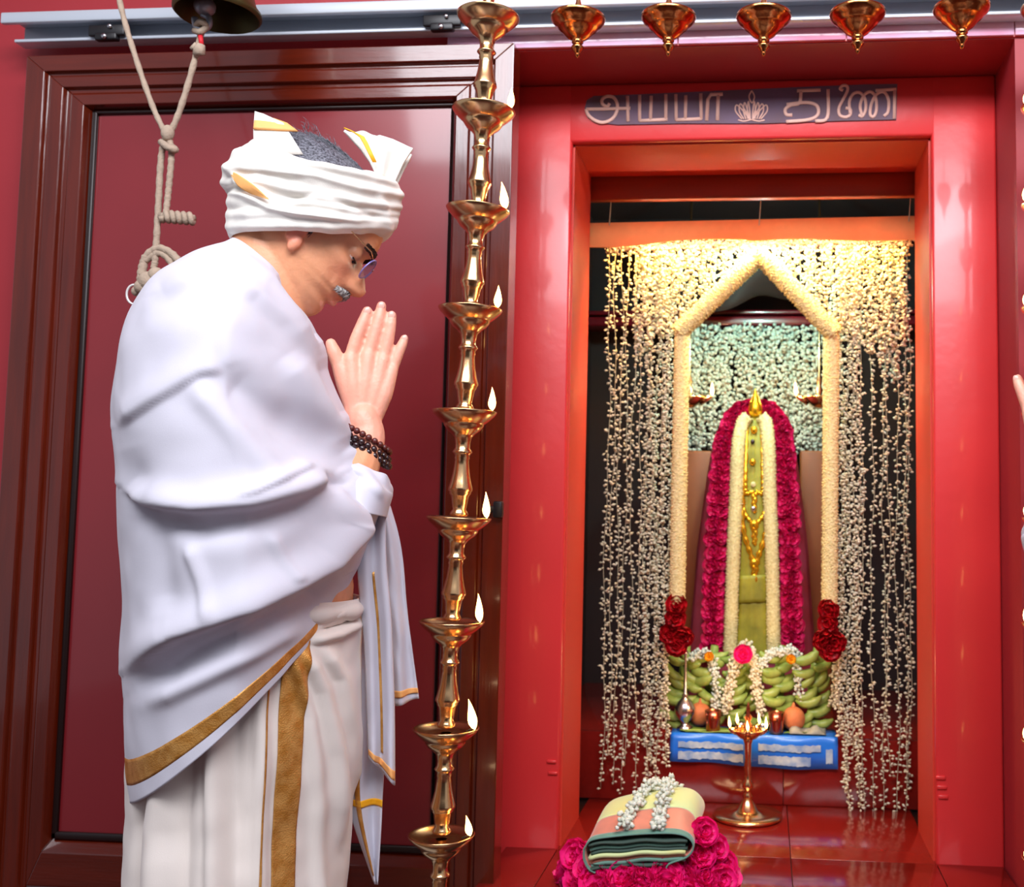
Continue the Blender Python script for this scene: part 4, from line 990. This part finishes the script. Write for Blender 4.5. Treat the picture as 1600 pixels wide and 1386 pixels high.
dg = bpy.context.evaluated_depsgraph_get(); bme = bpy.data.meshes.new_from_object(tmp.evaluated_get(dg)); bme.name = 'person'
bpy.data.objects.remove(tmp)
bme.materials.clear(); bme.materials.append(MATS['skin']); bme.polygons.foreach_set('use_smooth', [True]*len(bme.polygons))
co = np.zeros(len(bme.vertices)*3); bme.vertices.foreach_get('co', co); co = co.reshape(-1, 3)
rel = co-np.array(hO); lf_ = rel@np.array(hF)/SH; ls_ = np.abs(rel@np.array(nrm)/SH); lu_ = rel@np.array(hU)/SH
def lin(c): return np.array(s2l(c)[:3])
tint = np.tile(lin((234, 164, 122)), (len(co), 1))
def blend(wt, c):
    global tint
    wt = np.clip(wt, 0, 1)[:, None]; tint = tint*(1-wt)+lin(c)*wt
G = lambda f, s, u, a, b, c: np.exp(-((lf_-f)/a)**2-((ls_-s)/b)**2-((lu_-u)/c)**2)
blend(.75*G(100, 50, -2, 30, 26, 22), (240, 152, 118))
blend(.55*G(84, 34, 38, 20, 22, 13), (186, 112, 80))
blend(.9*np.exp(-((lu_+36)/8)**2)*np.exp(-(ls_/24)**2)*(lf_ > 99), (196, 96, 92))
blend(.85*np.exp(-((ls_-80)/10)**2)*np.exp(-(lf_/26)**2)*np.exp(-((lu_-5)/40)**2), (242, 134, 120))
blend(.35*G(80, 45, -62, 34, 40, 22), (212, 152, 118))
hx, hy = proj_np(co)
blend(.9*((hx > 500) & (hy > 470) & (hy < 700)), (244, 174, 150))
ca_ = bme.color_attributes.new('tint', 'FLOAT_COLOR', 'POINT')
ca_.data.foreach_set('color', np.concatenate([tint, np.ones((len(co), 1))], 1).astype(np.float32).ravel())
man = obj('person', bme); tag(man, 'man in white shawl, dhoti and turban bowing his head with palms pressed together', 'person')

# ---- cloth lofts
def catmull(rows, n):
    R_ = np.array(rows, float); m_ = len(R_); out = []
    for q in np.linspace(0, m_-1, n):
        i = min(int(q), m_-2); t = q-i; p0 = R_[max(i-1, 0)]; p1 = R_[i]; p2 = R_[i+1]; p3 = R_[min(i+2, m_-1)]
        out.append(.5*(2*p1+(p2-p0)*t+(2*p0-5*p1+4*p2-p3)*t*t+(3*p1-p0-3*p2+p3)*t**3))
    return np.array(out)
def pl_dist(x, y, line):
    """signed distance (positive above the line in the picture) and parameter along a polyline"""
    best = np.full(x.shape, 1e9); sg_ = np.ones(x.shape); par = np.zeros(x.shape); n = len(line)-1
    for i in range(n):
        ax, ay = line[i]; bx, by = line[i+1]; dx, dy = bx-ax, by-ay; L2 = dx*dx+dy*dy
        t = np.clip(((x-ax)*dx+(y-ay)*dy)/L2, 0, 1); ex = x-(ax+t*dx); ey = y-(ay+t*dy); d = np.hypot(ex, ey)
        sgn = np.sign(dx*ey-dy*ex); up = d < best
        best = np.where(up, d, best); sg_ = np.where(up, -sgn if dx >= 0 else sgn, sg_); par = np.where(up, (i+t)/n, par)
    return best*sg_, par
def cloth_loft(rows, nrow, nseg, folds, off=0.0, v0=0.0, v1=1.0, a0=0.0, a1=2*PI, p=.9, taper=.35, noise_amp=.0025, nscale=9.0, wob=None):
    R_ = catmull(rows, 400); q = np.linspace(v0, v1, nrow)*399
    R_ = np.array([np.interp(q, range(400), R_[:, k]) for k in range(R_.shape[1])]).T
    full = abs(a1-a0-2*PI) < 1e-6
    A = np.linspace(a0, a1, nseg, endpoint=not full)
    cpt = np.zeros((nrow, 3)); pts = np.zeros((nrow, nseg, 3)); nn_ = np.array(nrm); ff = np.array(fwd)
    for i, r in enumerate(R_):
        cpt[i] = np.array(M((r[0]+r[2])/2, (r[1]+r[3])/2)); xl, yl, xr, yr, d = r[:5]; sag = r[5] if len(r) > 5 else 0
        for k, a in enumerate(A):
            t = (1-math.cos(a))/2; sa = math.sin(a)
            px = xr+(xl-xr)*t; py = yr+(yl-yr)*t+sag*sa*sa
            dd = d*math.copysign(abs(sa)**p, sa)*(1-taper*max(0, math.cos(a))**1.2)
            pts[i, k] = np.array(M(px, py))+nn_*dd
    P = pts.reshape(-1, 3)
    # normals by finite differences
    du = (np.roll(pts, -1, 1)-np.roll(pts, 1, 1)) if full else np.gradient(pts, axis=1)
    dv = np.gradient(pts, axis=0); N_ = np.cross(du, dv).reshape(-1, 3); N_ /= (np.linalg.norm(N_, axis=1, keepdims=True)+1e-12)
    cen = np.repeat(cpt[:, None], nseg, 1).reshape(-1, 3)
    N_ *= np.sign(((P-cen)*N_).sum(1, keepdims=True)+1e-9)
    x, y = proj_np(P); near = 1/(1+np.exp(((P-np.array(C0))@nn_)*60-1.0))
    D = np.zeros(len(P))
    for f in folds:
        line, amp, wu, wd = f[:4]
        d, pr = pl_dist(x, y, line)
        ends = np.clip(np.minimum(pr, 1-pr)*6+.15, 0, 1) if len(f) < 5 else np.clip(np.minimum(pr+f[4], 1-pr+f[5])*6, 0, 1)
        D += 1.3*amp*ends*near*np.where(d > 0, np.exp(-(d/wu)**2), np.exp(-(d/wd)**2))
    nz = np.array([noise.noise(Vector(q_)*nscale) for q_ in P]); nz2 = np.array([noise.noise(Vector(q_)*nscale*2.7) for q_ in P])
    D += noise_amp*(nz*2+nz2*.7)
    if wob is not None: D += wob(P, x, y, near)
    P = P+N_*(D+off)[:, None]
    return P, grid_faces(nrow, nseg, full)
def solid(o, t, off=-1, sub=0):
    s_ = o.modifiers.new('solid', 'SOLIDIFY'); s_.thickness = t; s_.offset = off
    return o
SHAWL = [(362, 376, 470, 478, .070), (350, 381, 488, 505, .085), (325, 389, 500, 528, .112), (285, 410, 506, 552, .165), (240, 450, 514, 580, .205), (205, 512, 526, 612, .228), (188, 585, 541, 648, .240), (184, 655, 545, 692, .248), (187, 720, 576, 742, .256), (188, 790, 600, 784, .262), (192, 860, 588, 812, .262), (196, 940, 574, 850, .256), (199, 1030, 563, 878, .246), (201, 1125, 552, 900, .238), (205, 1238, 546, 918, .232)]
SHAWL = [r+((8.0 if i > 10 else 0.0),) for i, r in enumerate(SHAWL)]
FOLDS = [
 ([(186, 664), (240, 626), (309, 583), (345, 574)], .007, 30, 7),
 ([(336, 578), (420, 640), (507, 705), (560, 745)], -.012, 26, 30),
 ([(198, 764), (230, 785), (309, 795), (389, 789), (469, 769), (530, 742)], .016, 30, 6),
 ([(230, 812), (320, 826), (420, 812), (500, 782)], -.010, 18, 22),
 ([(373, 777), (430, 752), (490, 724)], .006, 10, 5),
 ([(203, 1046), (283, 990), (362, 958), (447, 915), (511, 878), (556, 828), (572, 783)], .020, 32, 7),
 ([(215, 1075), (300, 1022), (390, 985), (470, 945), (530, 905)], -.012, 16, 26),
 ([(230, 1100), (310, 1062), (400, 1015), (470, 975)], .008, 16, 14),
 ([(293, 852), (315, 905), (334, 968)], .006, 10, 8),
 ([(255, 455), (310, 436), (352, 440), (400, 462), (446, 505), (492, 562)], .009, 20, 12),
 ([(330, 400), (380, 412), (420, 444), (455, 489), (492, 545)], .007, 14, 11),
 ([(430, 430), (470, 490), (500, 535)], -.008, 9, 9),
 ([(300, 600), (380, 690), (440, 760)], .006, 20, 18),
 ([(440, 560), (500, 640), (545, 700)], .009, 24, 18),
 ([(500, 560), (520, 620), (535, 655)], -.006, 12, 12),
 ([(540, 700), (575, 730), (598, 775)], .010, 16, 8),
 ([(500, 745), (545, 755), (575, 800)], -.009, 10, 12),
 ([(205, 700), (250, 860), (262, 960)], -.006, 22, 22),
 ([(420, 830), (440, 880), (452, 905)], .004, 10, 8),
]
so = mobj('shawl', cloth_loft(SHAWL, 230, 260, FOLDS), 'white_cotton', man); solid(so, .0022)
bd = mobj('shawl_border', cloth_loft(SHAWL, 8, 260, FOLDS, off=.0011, v0=.955, v1=.978, a0=PI*.98, a1=PI*1.93), 'zari', so); solid(bd, .0012)
# dhoti
zA = .07
DH = [(232, 925, 560, 932, .172), (226, 960, 563, 962, .178), (218, 1010, 560, 1015, .185), (208, 1080, 556, 1085, .190), (203, 1180, 550, 1185, .192), (200, 1290, 545, 1290, .195), (199, 1386, 541, 1386, .198), (200, 1560, 536, 1560, .198), (205, 1740, 530, 1740, .196), (208, 1840, 526, 1840, .194)]
DF = [([(222, 1230), (214, 1290), (210, 1500), (212, 1800)], -.014, 6, 9, .2, .3), ([(260, 1180), (244, 1300), (238, 1600), (240, 1840)], .010, 16, 16, .2, .3), ([(300, 1150), (290, 1300), (286, 1840)], -.009, 14, 14, .2, .3), ([(330, 1120), (330, 1300), (332, 1840)], .013, 20, 5, .2, .3), ([(372, 1110), (368, 1300), (366, 1840)], -.007, 16, 16, .2, .3),
      ([(404, 1080), (402, 1300), (400, 1840)], .009, 5, 14, .2, .3), ([(500, 1010), (530, 1060), (545, 1150), (552, 1250)], .010, 14, 8), ([(470, 1015), (500, 1080), (520, 1180), (530, 1320)], .012, 14, 9), ([(455, 1030), (480, 1120), (492, 1250), (498, 1500)], .008, 12, 8, .1, .3),
      ([(515, 965), (545, 955), (562, 945)], .006, 6, 5), ([(500, 985), (540, 975), (562, 962)], -.006, 5, 5), ([(480, 1003), (530, 992), (563, 975)], .008, 7, 4)]
dh = mobj('dhoti', cloth_loft(DH, 170, 240, DF, p=.85, taper=.15, noise_amp=.003), 'cream_cotton', man); solid(dh, .003)
# zari band: rebuilt on the same loft between two angles
def ang_for(rows, px, py):
    best = None
    for a in np.linspace(PI*1.02, PI*1.98, 240):
        R_ = catmull(rows, 60)
        i = int(np.argmin(np.abs((R_[:, 1]+R_[:, 3])/2-py))); r = R_[i]; t = (1-math.cos(a))/2; sa = math.sin(a)
        q = M(r[2]+(r[0]-r[2])*t, r[3]+(r[1]-r[3])*t)+nrm*(r[4]*math.copysign(abs(sa)**.85, sa)*(1-.15*max(0, math.cos(a))**1.2))
        d = abs(proj(q)[0]-px)
        if best is None or d < best[0]: best = (d, a)
    return best[1]
aL, aR = ang_for(DH, 424, 1250), ang_for(DH, 461, 1250)
b_ = mobj('gold_band', cloth_loft(DH, 140, 14, DF, off=.0045, v0=.16, v1=.999, a0=aL, a1=aR, p=.85, taper=.15, noise_amp=.003), 'zari', dh); solid(b_, .001)
aL, aR = ang_for(DH, 402, 1250), ang_for(DH, 406, 1250)
b_ = mobj('gold_line', cloth_loft(DH, 140, 4, DF, off=.0045, v0=.16, v1=.999, a0=aL, a1=aR, p=.85, taper=.15, noise_amp=.003), 'zari', dh); solid(b_, .001)
# waist roll of the dhoti
P = []; nW = 64
for k in range(nW):
    a = 2*PI*k/nW; t = (1-math.cos(a))/2; sa = math.sin(a)
    P.append(M(561+(229-561)*t, 948)+nrm*(.176*math.copysign(abs(sa)**.85, sa)*(1-.15*max(0, math.cos(a)))))
w1 = mobj('waist_roll', tube(P, [.012+.003*math.sin(i*1.3) for i in range(nW)], 10, closed=True), 'cream_cotton', dh)

# hanging ends of the shawl
def ribbon(name, lft, rgt, dep, wave, m, parent, nrow=70, ncol=26, waves=2.5, ph=0.0, bands=(), turn=0.0, thick=.002):
    L_ = smooth_path([Vector((x, y, 0)) for x, y in lft], 12); R_ = smooth_path([Vector((x, y, 0)) for x, y in rgt], 12)
    def pick(S, t): f = t*(len(S)-1); i = min(int(f), len(S)-2); return S[i].lerp(S[i+1], f-i)
    def grid(u0, u1, v0, v1, nr_, nc_, off):
        V = []
        for i in range(nr_):
            v = v0+(v1-v0)*i/(nr_-1); l = pick(L_, v); r = pick(R_, v)
            for k in range(nc_):
                u = u0+(u1-u0)*k/(nc_-1); q = l.lerp(r, u)
                dd = dep+wave*(.3+.7*v)*math.sin(u*waves*2*PI+ph+v*1.2)+turn*(u-.5)+.004*noise.noise(Vector((u*4, v*7, dep*50)))
                V.append(tuple(M(q.x, q.y)+nrm*(dd-off)))
        return V, grid_faces(nr_, nc_)
    o = mobj(name, grid(0, 1, 0, 1, nrow, ncol, 0), m, parent); solid(o, thick, 0)
    for (u0, u1, v0, v1, mm) in bands:
        b = mobj('gold_border', grid(u0, u1, v0, v1, max(4, int(nrow*(v1-v0))+3), max(4, int(ncol*(u1-u0))+3), .0024), mm, o); solid(b, .001, 0)
    return o
ribbon('shawl_end', [(582, 742), (592, 830), (600, 920), (606, 1010), (609, 1112)], [(600, 748), (630, 850), (639, 940), (650, 1030), (659, 1098)], .035, .010, 'white_cotton', man, bands=((0, 1, .935, .965, 'orange_border'),), waves=1.2, ph=.4)
ribbon('shawl_end', [(566, 760), (556, 880), (566, 1000), (570, 1100), (572, 1172)], [(600, 752), (598, 860), (606, 960), (611, 1090), (612, 1216)], -.045, .012, 'white_cotton', man, bands=((.50, .58, .30, .93, 'zari'), (0, 1, .955, .985, 'orange_border')), waves=1.5, ph=2.0)
ribbon('shawl_end', [(552, 930), (546, 1060), (540, 1180), (545, 1260), (583, 1374)], [(580, 930), (594, 1060), (598, 1180), (595, 1260), (588, 1376)], -.012, .010, 'white_cotton', man, bands=((.22, .36, .55, .97, 'zari'), (0, 1, .71, .74, 'orange_bright')), waves=1.3, ph=1.0)
ribbon('shawl_end', [(190, 690), (184, 780), (183, 900), (183, 960), (196, 992)], [(232, 690), (240, 790), (238, 900), (236, 960), (232, 1000)], .06, .008, 'white_cotton', man, bands=((0, 1, .40, .47, 'orange_bright'),), waves=1.0, ph=.5)
# sleeve-like wrap round the near forearm
SLV = [(538, 722, 600, 756, .044), (530, 732, 606, 764, .052), (526, 742, 607, 772, .060), (520, 752, 606, 780, .075), (505, 790, 598, 808, .085)]
sv = mobj('forearm_wrap', cloth_loft(SLV, 50, 60, [([(540, 700), (570, 722), (600, 760)], .006, 8, 5), ([(530, 730), (565, 745), (590, 780)], .005, 8, 5)], p=1, taper=0, noise_amp=.002), 'white_cotton', so)
for v in sv.data.vertices: v.co += nrm*(-.045)
solid(sv, .002)

# ---- turban
TUR = [(362, 372, 588, 376, .088), (356, 362, 602, 374, .094), (352, 345, 617, 358, .101), (353, 322, 624, 338, .106), (356, 304, 627, 322, .107), (347, 290, 629, 308, .110), (349, 268, 626, 298, .110), (362, 246, 616, 288, .106), (380, 228, 603, 281, .098), (396, 219, 592, 277, .088), (402, 222, 584, 280, .080), (410, 240, 575, 290, .074)]
TF = []
for (y0, ym, y1, amp) in ((352, 350, 356, .0035), (338, 337, 345, .004), (326, 330, 340, -.004), (318, 322, 336, .005), (300, 312, 330, -.005), (288, 304, 326, .006), (272, 290, 318, -.005), (262, 278, 306, .005), (246, 262, 296, -.004), (238, 252, 288, .004), (228, 240, 280, -.003)):
    TF.append(([(345, y0+2+3*math.sin(y0)), (400, y0+5*math.sin(y0*2)), (490, ym+5*math.sin(ym*3)), (560, (ym+y1)/2+2), (632, y1)], amp*(.25+.5*abs(math.sin(y0*1.7))), 8, 5, .1, .3))
TF += [([(350, 300), (380, 305), (420, 325), (460, 333), (560, 345)], .006, 9, 4), ([(352, 262), (372, 280), (420, 310)], .006, 7, 5), ([(590, 300), (605, 330), (606, 370)], .004, 6, 5), ([(420, 318), (500, 300), (600, 345)], -.003, 6, 6)]
sagT = [9, 9, 8, 6, 4, 4, 8, 18, 30, 38, 40, 40]
TUR = [r+(float(g_),) for r, g_ in zip(TUR, sagT)]
tu = mobj('turban', cloth_loft(TUR, 150, 200, TF, p=1.0, taper=.05, noise_amp=.0022, nscale=22), 'turban_cotton', man); solid(tu, .003)
# folded border pieces of the turban
def patch(name, px_poly, m, parent, dep, thick=.003, crease=0.0, n=8):
    """small cloth flap spanned between two picture edges at a given depth from the man's middle plane"""
    l, r = px_poly; V = []
    for i in range(n+1):
        t = i/n; a = smoothed(l, t); b = smoothed(r, t)
        for k in range(n+1):
            u = k/n; d0 = dep(t, u) if callable(dep) else dep
            V.append(tuple(M(a[0]+(b[0]-a[0])*u, a[1]+(b[1]-a[1])*u)+nrm*(d0+crease*math.sin(u*PI*3+t*2))))
    o = mobj(name, (V, grid_faces(n+1, n+1)), m, parent); solid(o, thick, 0); return o
def tdep(px, py, add=.004):
    R_ = catmull(TUR, 60); ym = R_[:, 1]+(R_[:, 3]-R_[:, 1])*np.clip((px-R_[:, 0])/(R_[:, 2]-R_[:, 0]), 0, 1)
    i = int(np.argmin(np.abs(ym-py))); r = R_[i]; c = np.clip((px-(r[0]+r[2])/2)/((r[2]-r[0])/2), -1, 1)
    return -(r[4]*math.sqrt(max(0, 1-c*c))+add)
def tpatch(name, l, r, m, add=.005, n=10, parent=None):
    V = []
    for i in range(n+1):
        t = i/n; a = smoothed(l, t); b = smoothed(r, t)
        for k in range(n+1):
            u = k/n; x = a[0]+(b[0]-a[0])*u; y = a[1]+(b[1]-a[1])*u
            # convert a wanted picture point to the middle plane of the loft
            d = tdep(x, y, add); q = M(x, y, d); V.append(tuple(q))
    o = mobj(name, (V, grid_faces(n+1, n+1)), m, parent or tu); solid(o, .002, 0); return o
tpatch('border_fold', [(357, 266), (372, 272), (395, 288), (418, 309)], [(360, 272), (373, 292), (392, 303), (420, 312)], 'orange_border', .010)
fl = patch('turban_flap', ([(399, 192), (397, 222), (398, 262)], [(412, 196), (442, 212), (472, 262)]), 'turban_cotton', tu, lambda t, u: -.050-.016*t)
patch('border_fold', ([(399, 203), (398, 211), (397, 222)], [(428, 203), (448, 212), (464, 226)]), 'orange_border', tu, lambda t, u: -.051-.012*t)
fan = patch('turban_tail', ([(536, 213), (548, 226), (562, 242), (575, 262), (584, 282)], [(592, 214), (612, 222), (643, 238), (628, 262), (612, 296)]), 'turban_cotton', tu, lambda t, u: -.028-.012*t+.02*u, .004, .007, 16)
patch('turban_tail', ([(560, 216), (575, 235), (588, 262), (594, 290)], [(604, 216), (634, 235), (645, 240), (618, 292)]), 'turban_cotton', tu, lambda t, u: -.006+.02*u, .004, .008, 14)
patch('border_fold', ([(535, 212), (550, 220), (560, 230), (578, 268)], [(545, 216), (554, 222), (567, 229), (584, 268)]), 'orange_bright', tu, lambda t, u: -.038-.012*t, .002)
# ---- hair, brows, moustache
V = []; nh = 40
hr = [(80, 50, -125, 80), (96, 76, -124, 78), (108, 92, -123, 75), (118, 96, -122, 71), (130, 96, -120, 64), (142, 86, -108, 54), (152, 66, -88, 41), (159, 38, -60, 25), (162.5, 8, -30, 9)]
for u, f1, b1, w1_ in hr:
    for k in range(nh):
        a = 2*PI*k/nh; c = (f1+b1)/2; V.append(tuple(hp(c+(f1-b1)/2*math.cos(a)*1.02, w1_*1.03*math.sin(a), u+3)))
hair = mobj('hair', (V, grid_faces(len(hr), nh, True)+[tuple((len(hr)-1)*nh+k for k in range(nh))]), 'hair', man)
def strands(name, n, gen, m, parent, r=.0005):
    prt = []
    for _ in range(n):
        P = gen(); prt.append(tube(P, [r, r*.9, r*.7, r*.3], 3))
    o = mobj(name, join(prt), m, parent); o['kind'] = 'stuff'; return o
rh = random.Random(3)
def hair_gen():
    a = rh.uniform(0, 2*PI); q = math.sqrt(rh.random()); u = 163-42*q**2.6; f1 = -12+108*q*math.cos(a); s_ = 62*q*math.sin(a)
    d = rh.uniform(12, 30); w_ = rh.uniform(-1, 1)*6
    return [hp(f1, s_, u+1), hp(f1-d*.35, s_+w_*.3, u+5), hp(f1-d*.7, s_+w_*.7, u+5-.002*f1), hp(f1-d, s_+w_, u+3+rh.uniform(-3, 6))]
strands('hair_strands', 1500, hair_gen, 'hair', hair, .00055)
def stray_gen():
    f1 = rh.uniform(-112, -50); s_ = rh.uniform(-40, 20); u = 148+rh.uniform(0, 6)+(f1+112)*.14; L_ = rh.uniform(9, 18)
    return [hp(f1, s_, u), hp(f1-L_*.2, s_, u+L_*.4), hp(f1-L_*.5, s_, u+L_*.6), hp(f1-L_*.9, s_, u+L_*.6+rh.uniform(-4, 4))]
strands('hair_strands', 50, stray_gen, 'hair', hair, .0004)
def mous_gen():
    s_ = rh.choice((-1, 1))*rh.uniform(2, 36); u = -11-abs(s_)*.30+rh.uniform(-7, 5)*(1-abs(s_)/48); f1 = 120-abs(s_)**1.6*.058+rh.uniform(-3, 3)
    k = math.copysign(1, s_)
    L_ = rh.uniform(.5, .85)
    return [hp(f1, s_, u), hp(f1+3, s_+k*2*L_, u-3*L_), hp(f1+3, s_+k*5*L_, u-7*L_), hp(f1+1, s_+k*8*L_, u-12*L_)]
strands('moustache', 420, mous_gen, 'grey_hair', man, .0007)
def brow_gen():
    s_ = rh.choice((-1, 1)); q = rh.uniform(12, 52); f1 = 113-(q/52)**2*20+rh.uniform(-1, 1.5); u = 57+rh.uniform(-4, 5)+3*math.sin(q/48*3)
    return [hp(f1, s_*q, u), hp(f1+2.5, s_*(q+4), u+1.5), hp(f1+2, s_*(q+8), u+1.5), hp(f1-.5, s_*(q+11), u)]
strands('eyebrows', 460, brow_gen, 'brow_hair', man, .0008)
def side_gen():
    s_ = rh.choice((-1, 1)); f1 = rh.uniform(14, 21); u = rh.uniform(12, 32)
    return [hp(f1, s_*72, u), hp(f1, s_*73.5, u-4), hp(f1+1, s_*74, u-8), hp(f1+1, s_*73, u-12)]
strands('sideburns', 80, side_gen, 'hair', man, .0005)
def nape_gen():
    a = rh.uniform(-1.1, 1.1); f1 = -96+18*(a*a)*.6; s_ = 66*math.sin(a); u = rh.uniform(-14, 20)
    return [hp(f1, s_, u), hp(f1-2, s_*1.03, u-4), hp(f1-2, s_*1.04, u-8), hp(f1-1, s_*1.02, u-13)]
strands('nape_hair', 400, nape_gen, 'hair', man, .0005)
for s in (-1, 1):
    ey = mobj('eye', ball(hp(82, s*31, 34.5), .0131, 16, 12), 'eye_white', man)
    mobj('iris', ball(hp(90, s*31, 29), .0066, 12, 8), 'eye_dark', ey)
    mobj('eyelashes', tube(smooth_path([hp(91, s*18, 31), hp(97.5, s*25, 29.5), hp(97.5, s*34, 29.5), hp(90, s*44, 31)], 5), .0013, 6), 'eye_dark', ey)
# finger nails
for (tx_, ty_), (bx_, by_), r_ in (((574, 486), (567, 504), .0094), ((596, 478), (592, 497), .0094), ((612, 493), (610, 508), .0094), ((632, 529), (628, 539), .0082)):
    for s in (-1, 1):
        c = M(tx_, ty_, s*(.0105+r_*.72)); ax = (M(tx_, ty_)-M(bx_, by_)).normalized(); sd_ = ax.cross(nrm).normalized()
        mobj('fingernail', ball(c, r_*.72, 12, 8, (1, 1, 1), Matrix((ax*1.15, sd_*.85, nrm*.35)).transposed()), 'nail', man)

# ---- eyeglasses
gl = thing('eyeglasses', hp(112, 0, 22), 'thin rimless eyeglasses resting on the nose of the bowing man', 'glasses')
for s in (-1, 1):
    P = []; F_ = []
    for i in range(25):
        a = 2*PI*i/24
        P.append(hp(123+.10*20*math.sin(a)-.14*abs(s*33+25*math.cos(a)), s*33+25*math.cos(a), 34+19*math.sin(a)))
    V = P[:-1]; V2 = [v+hF*.0018 for v in V]; n = len(V)
    mobj('lens', (V+V2, [tuple(range(n))[::-1], tuple(range(n, 2*n))]+[(i, (i+1) % n, n+(i+1) % n, n+i) for i in range(n)]), 'lens_glass', gl, False)
    mobj('lens_rim', tube([v+hF*.0009 for v in V], .0014, 6, closed=True), 'lens_rim', gl)
    mobj('temple', tube([hp(117, s*57, 48), hp(108, s*68, 53), hp(62, s*80, 55), hp(10, s*84, 46), hp(-12, s*82, 26)], .0009, 6), 'brass', gl)
mobj('bridge', tube(smooth_path([hp(121, -9, 42), hp(125, 0, 45), hp(121, 9, 42)], 5), .0012, 6), 'brass', gl)

# ---- bracelets
bc_ = M(573, 690, -.032)
axF = (M(566, 650, -.024)-M(560, 745, -.085)).normalized()
A1 = (M(600, 716, -.02)-M(545, 662, -.02)); A1 = (A1-axF*A1.dot(axF)*.62).normalized(); B1 = nrm
BEADS = {'rudraksha': mesh('bead', *ball((0, 0, 0), .0054, 10, 8), 'rudraksha'), 'dark_bead': mesh('bead', *ball((0, 0, 0), .0056, 10, 8), 'dark_bead')}
for off, mm, rx_, ry_, n_, lab in (((0, -4), 'rudraksha', .0420, .038, 24, 'reddish brown bead bracelet on the praying man, the strand nearer the hand'), ((-4, 7), 'dark_bead', .0450, .0400, 25, 'black bead bracelet on the praying man below the red brown strand'), ((-3, 17), 'dark_bead', .0450, .0400, 25, 'lowest dark bead bracelet on the praying man, next to the shawl')):
    c = M(573+off[0], 690+off[1], -.030)
    th = thing('bead_bracelet', c, lab, 'bracelet')
    P = [c+A1*(rx_*math.cos(2*PI*k/n_))+B1*(ry_*math.sin(2*PI*k/n_)) for k in range(n_)]
    for p in P:
        o = bpy.data.objects.new('bead', BEADS[mm]); COL.objects.link(o); o.parent = th; o.location = p-c
    mobj('cord', tube(P, .001, 5, closed=True), 'red_thread', th)

# ================================================================ SECOND PERSON (only finger tips in the frame)
tip = M(632, 527, -.0125)
tgt = at(1588, 590, 1.62)
sc2 = tgt.z/tip.z
p2 = man.copy(); COL.objects.link(p2)
def copy_children(src, dst):
    for ch in [x for x in bpy.data.objects if x.parent == src and x.name.split('.')[0] not in ('turban', 'shawl_end', 'hair_strands', 'hair')]:
        c = ch.copy(); COL.objects.link(c); c.parent = dst; copy_children(ch, c)
copy_children(man, p2)
V = []
hr2 = [(-14, -52, -96, 64), (4, -36, -109, 74), (24, -22, -119, 79), (44, -8, -126, 81), (60, 12, -127, 81), (76, 40, -126, 80), (92, 72, -122, 78), (106, 92, -117, 73), (120, 96, -108, 67), (134, 82, -92, 57), (146, 60, -68, 43), (155, 34, -40, 26), (161, 12, -18, 12), (162.5, 2, -8, 4)]
for u, f1, b1, w1_ in hr2:
    for k in range(nh):
        a = 2*PI*k/nh; c = (f1+b1)/2; V.append(tuple(hp(c+(f1-b1)/2*math.cos(a)*1.02, w1_*1.03*math.sin(a), u+3)))
h2 = obj('hair', mesh('hair', V, grid_faces(len(hr2), nh, True)+[tuple((len(hr2)-1)*nh+k for k in range(nh))], 'hair')); h2.parent = p2
p2.scale = (-sc2, sc2, sc2)
p2.location = (tgt.x+sc2*tip.x, tgt.y-sc2*tip.y, 0)
tag(p2, 'person standing beside the right portal wall with raised hands, fingertips in view', 'person')
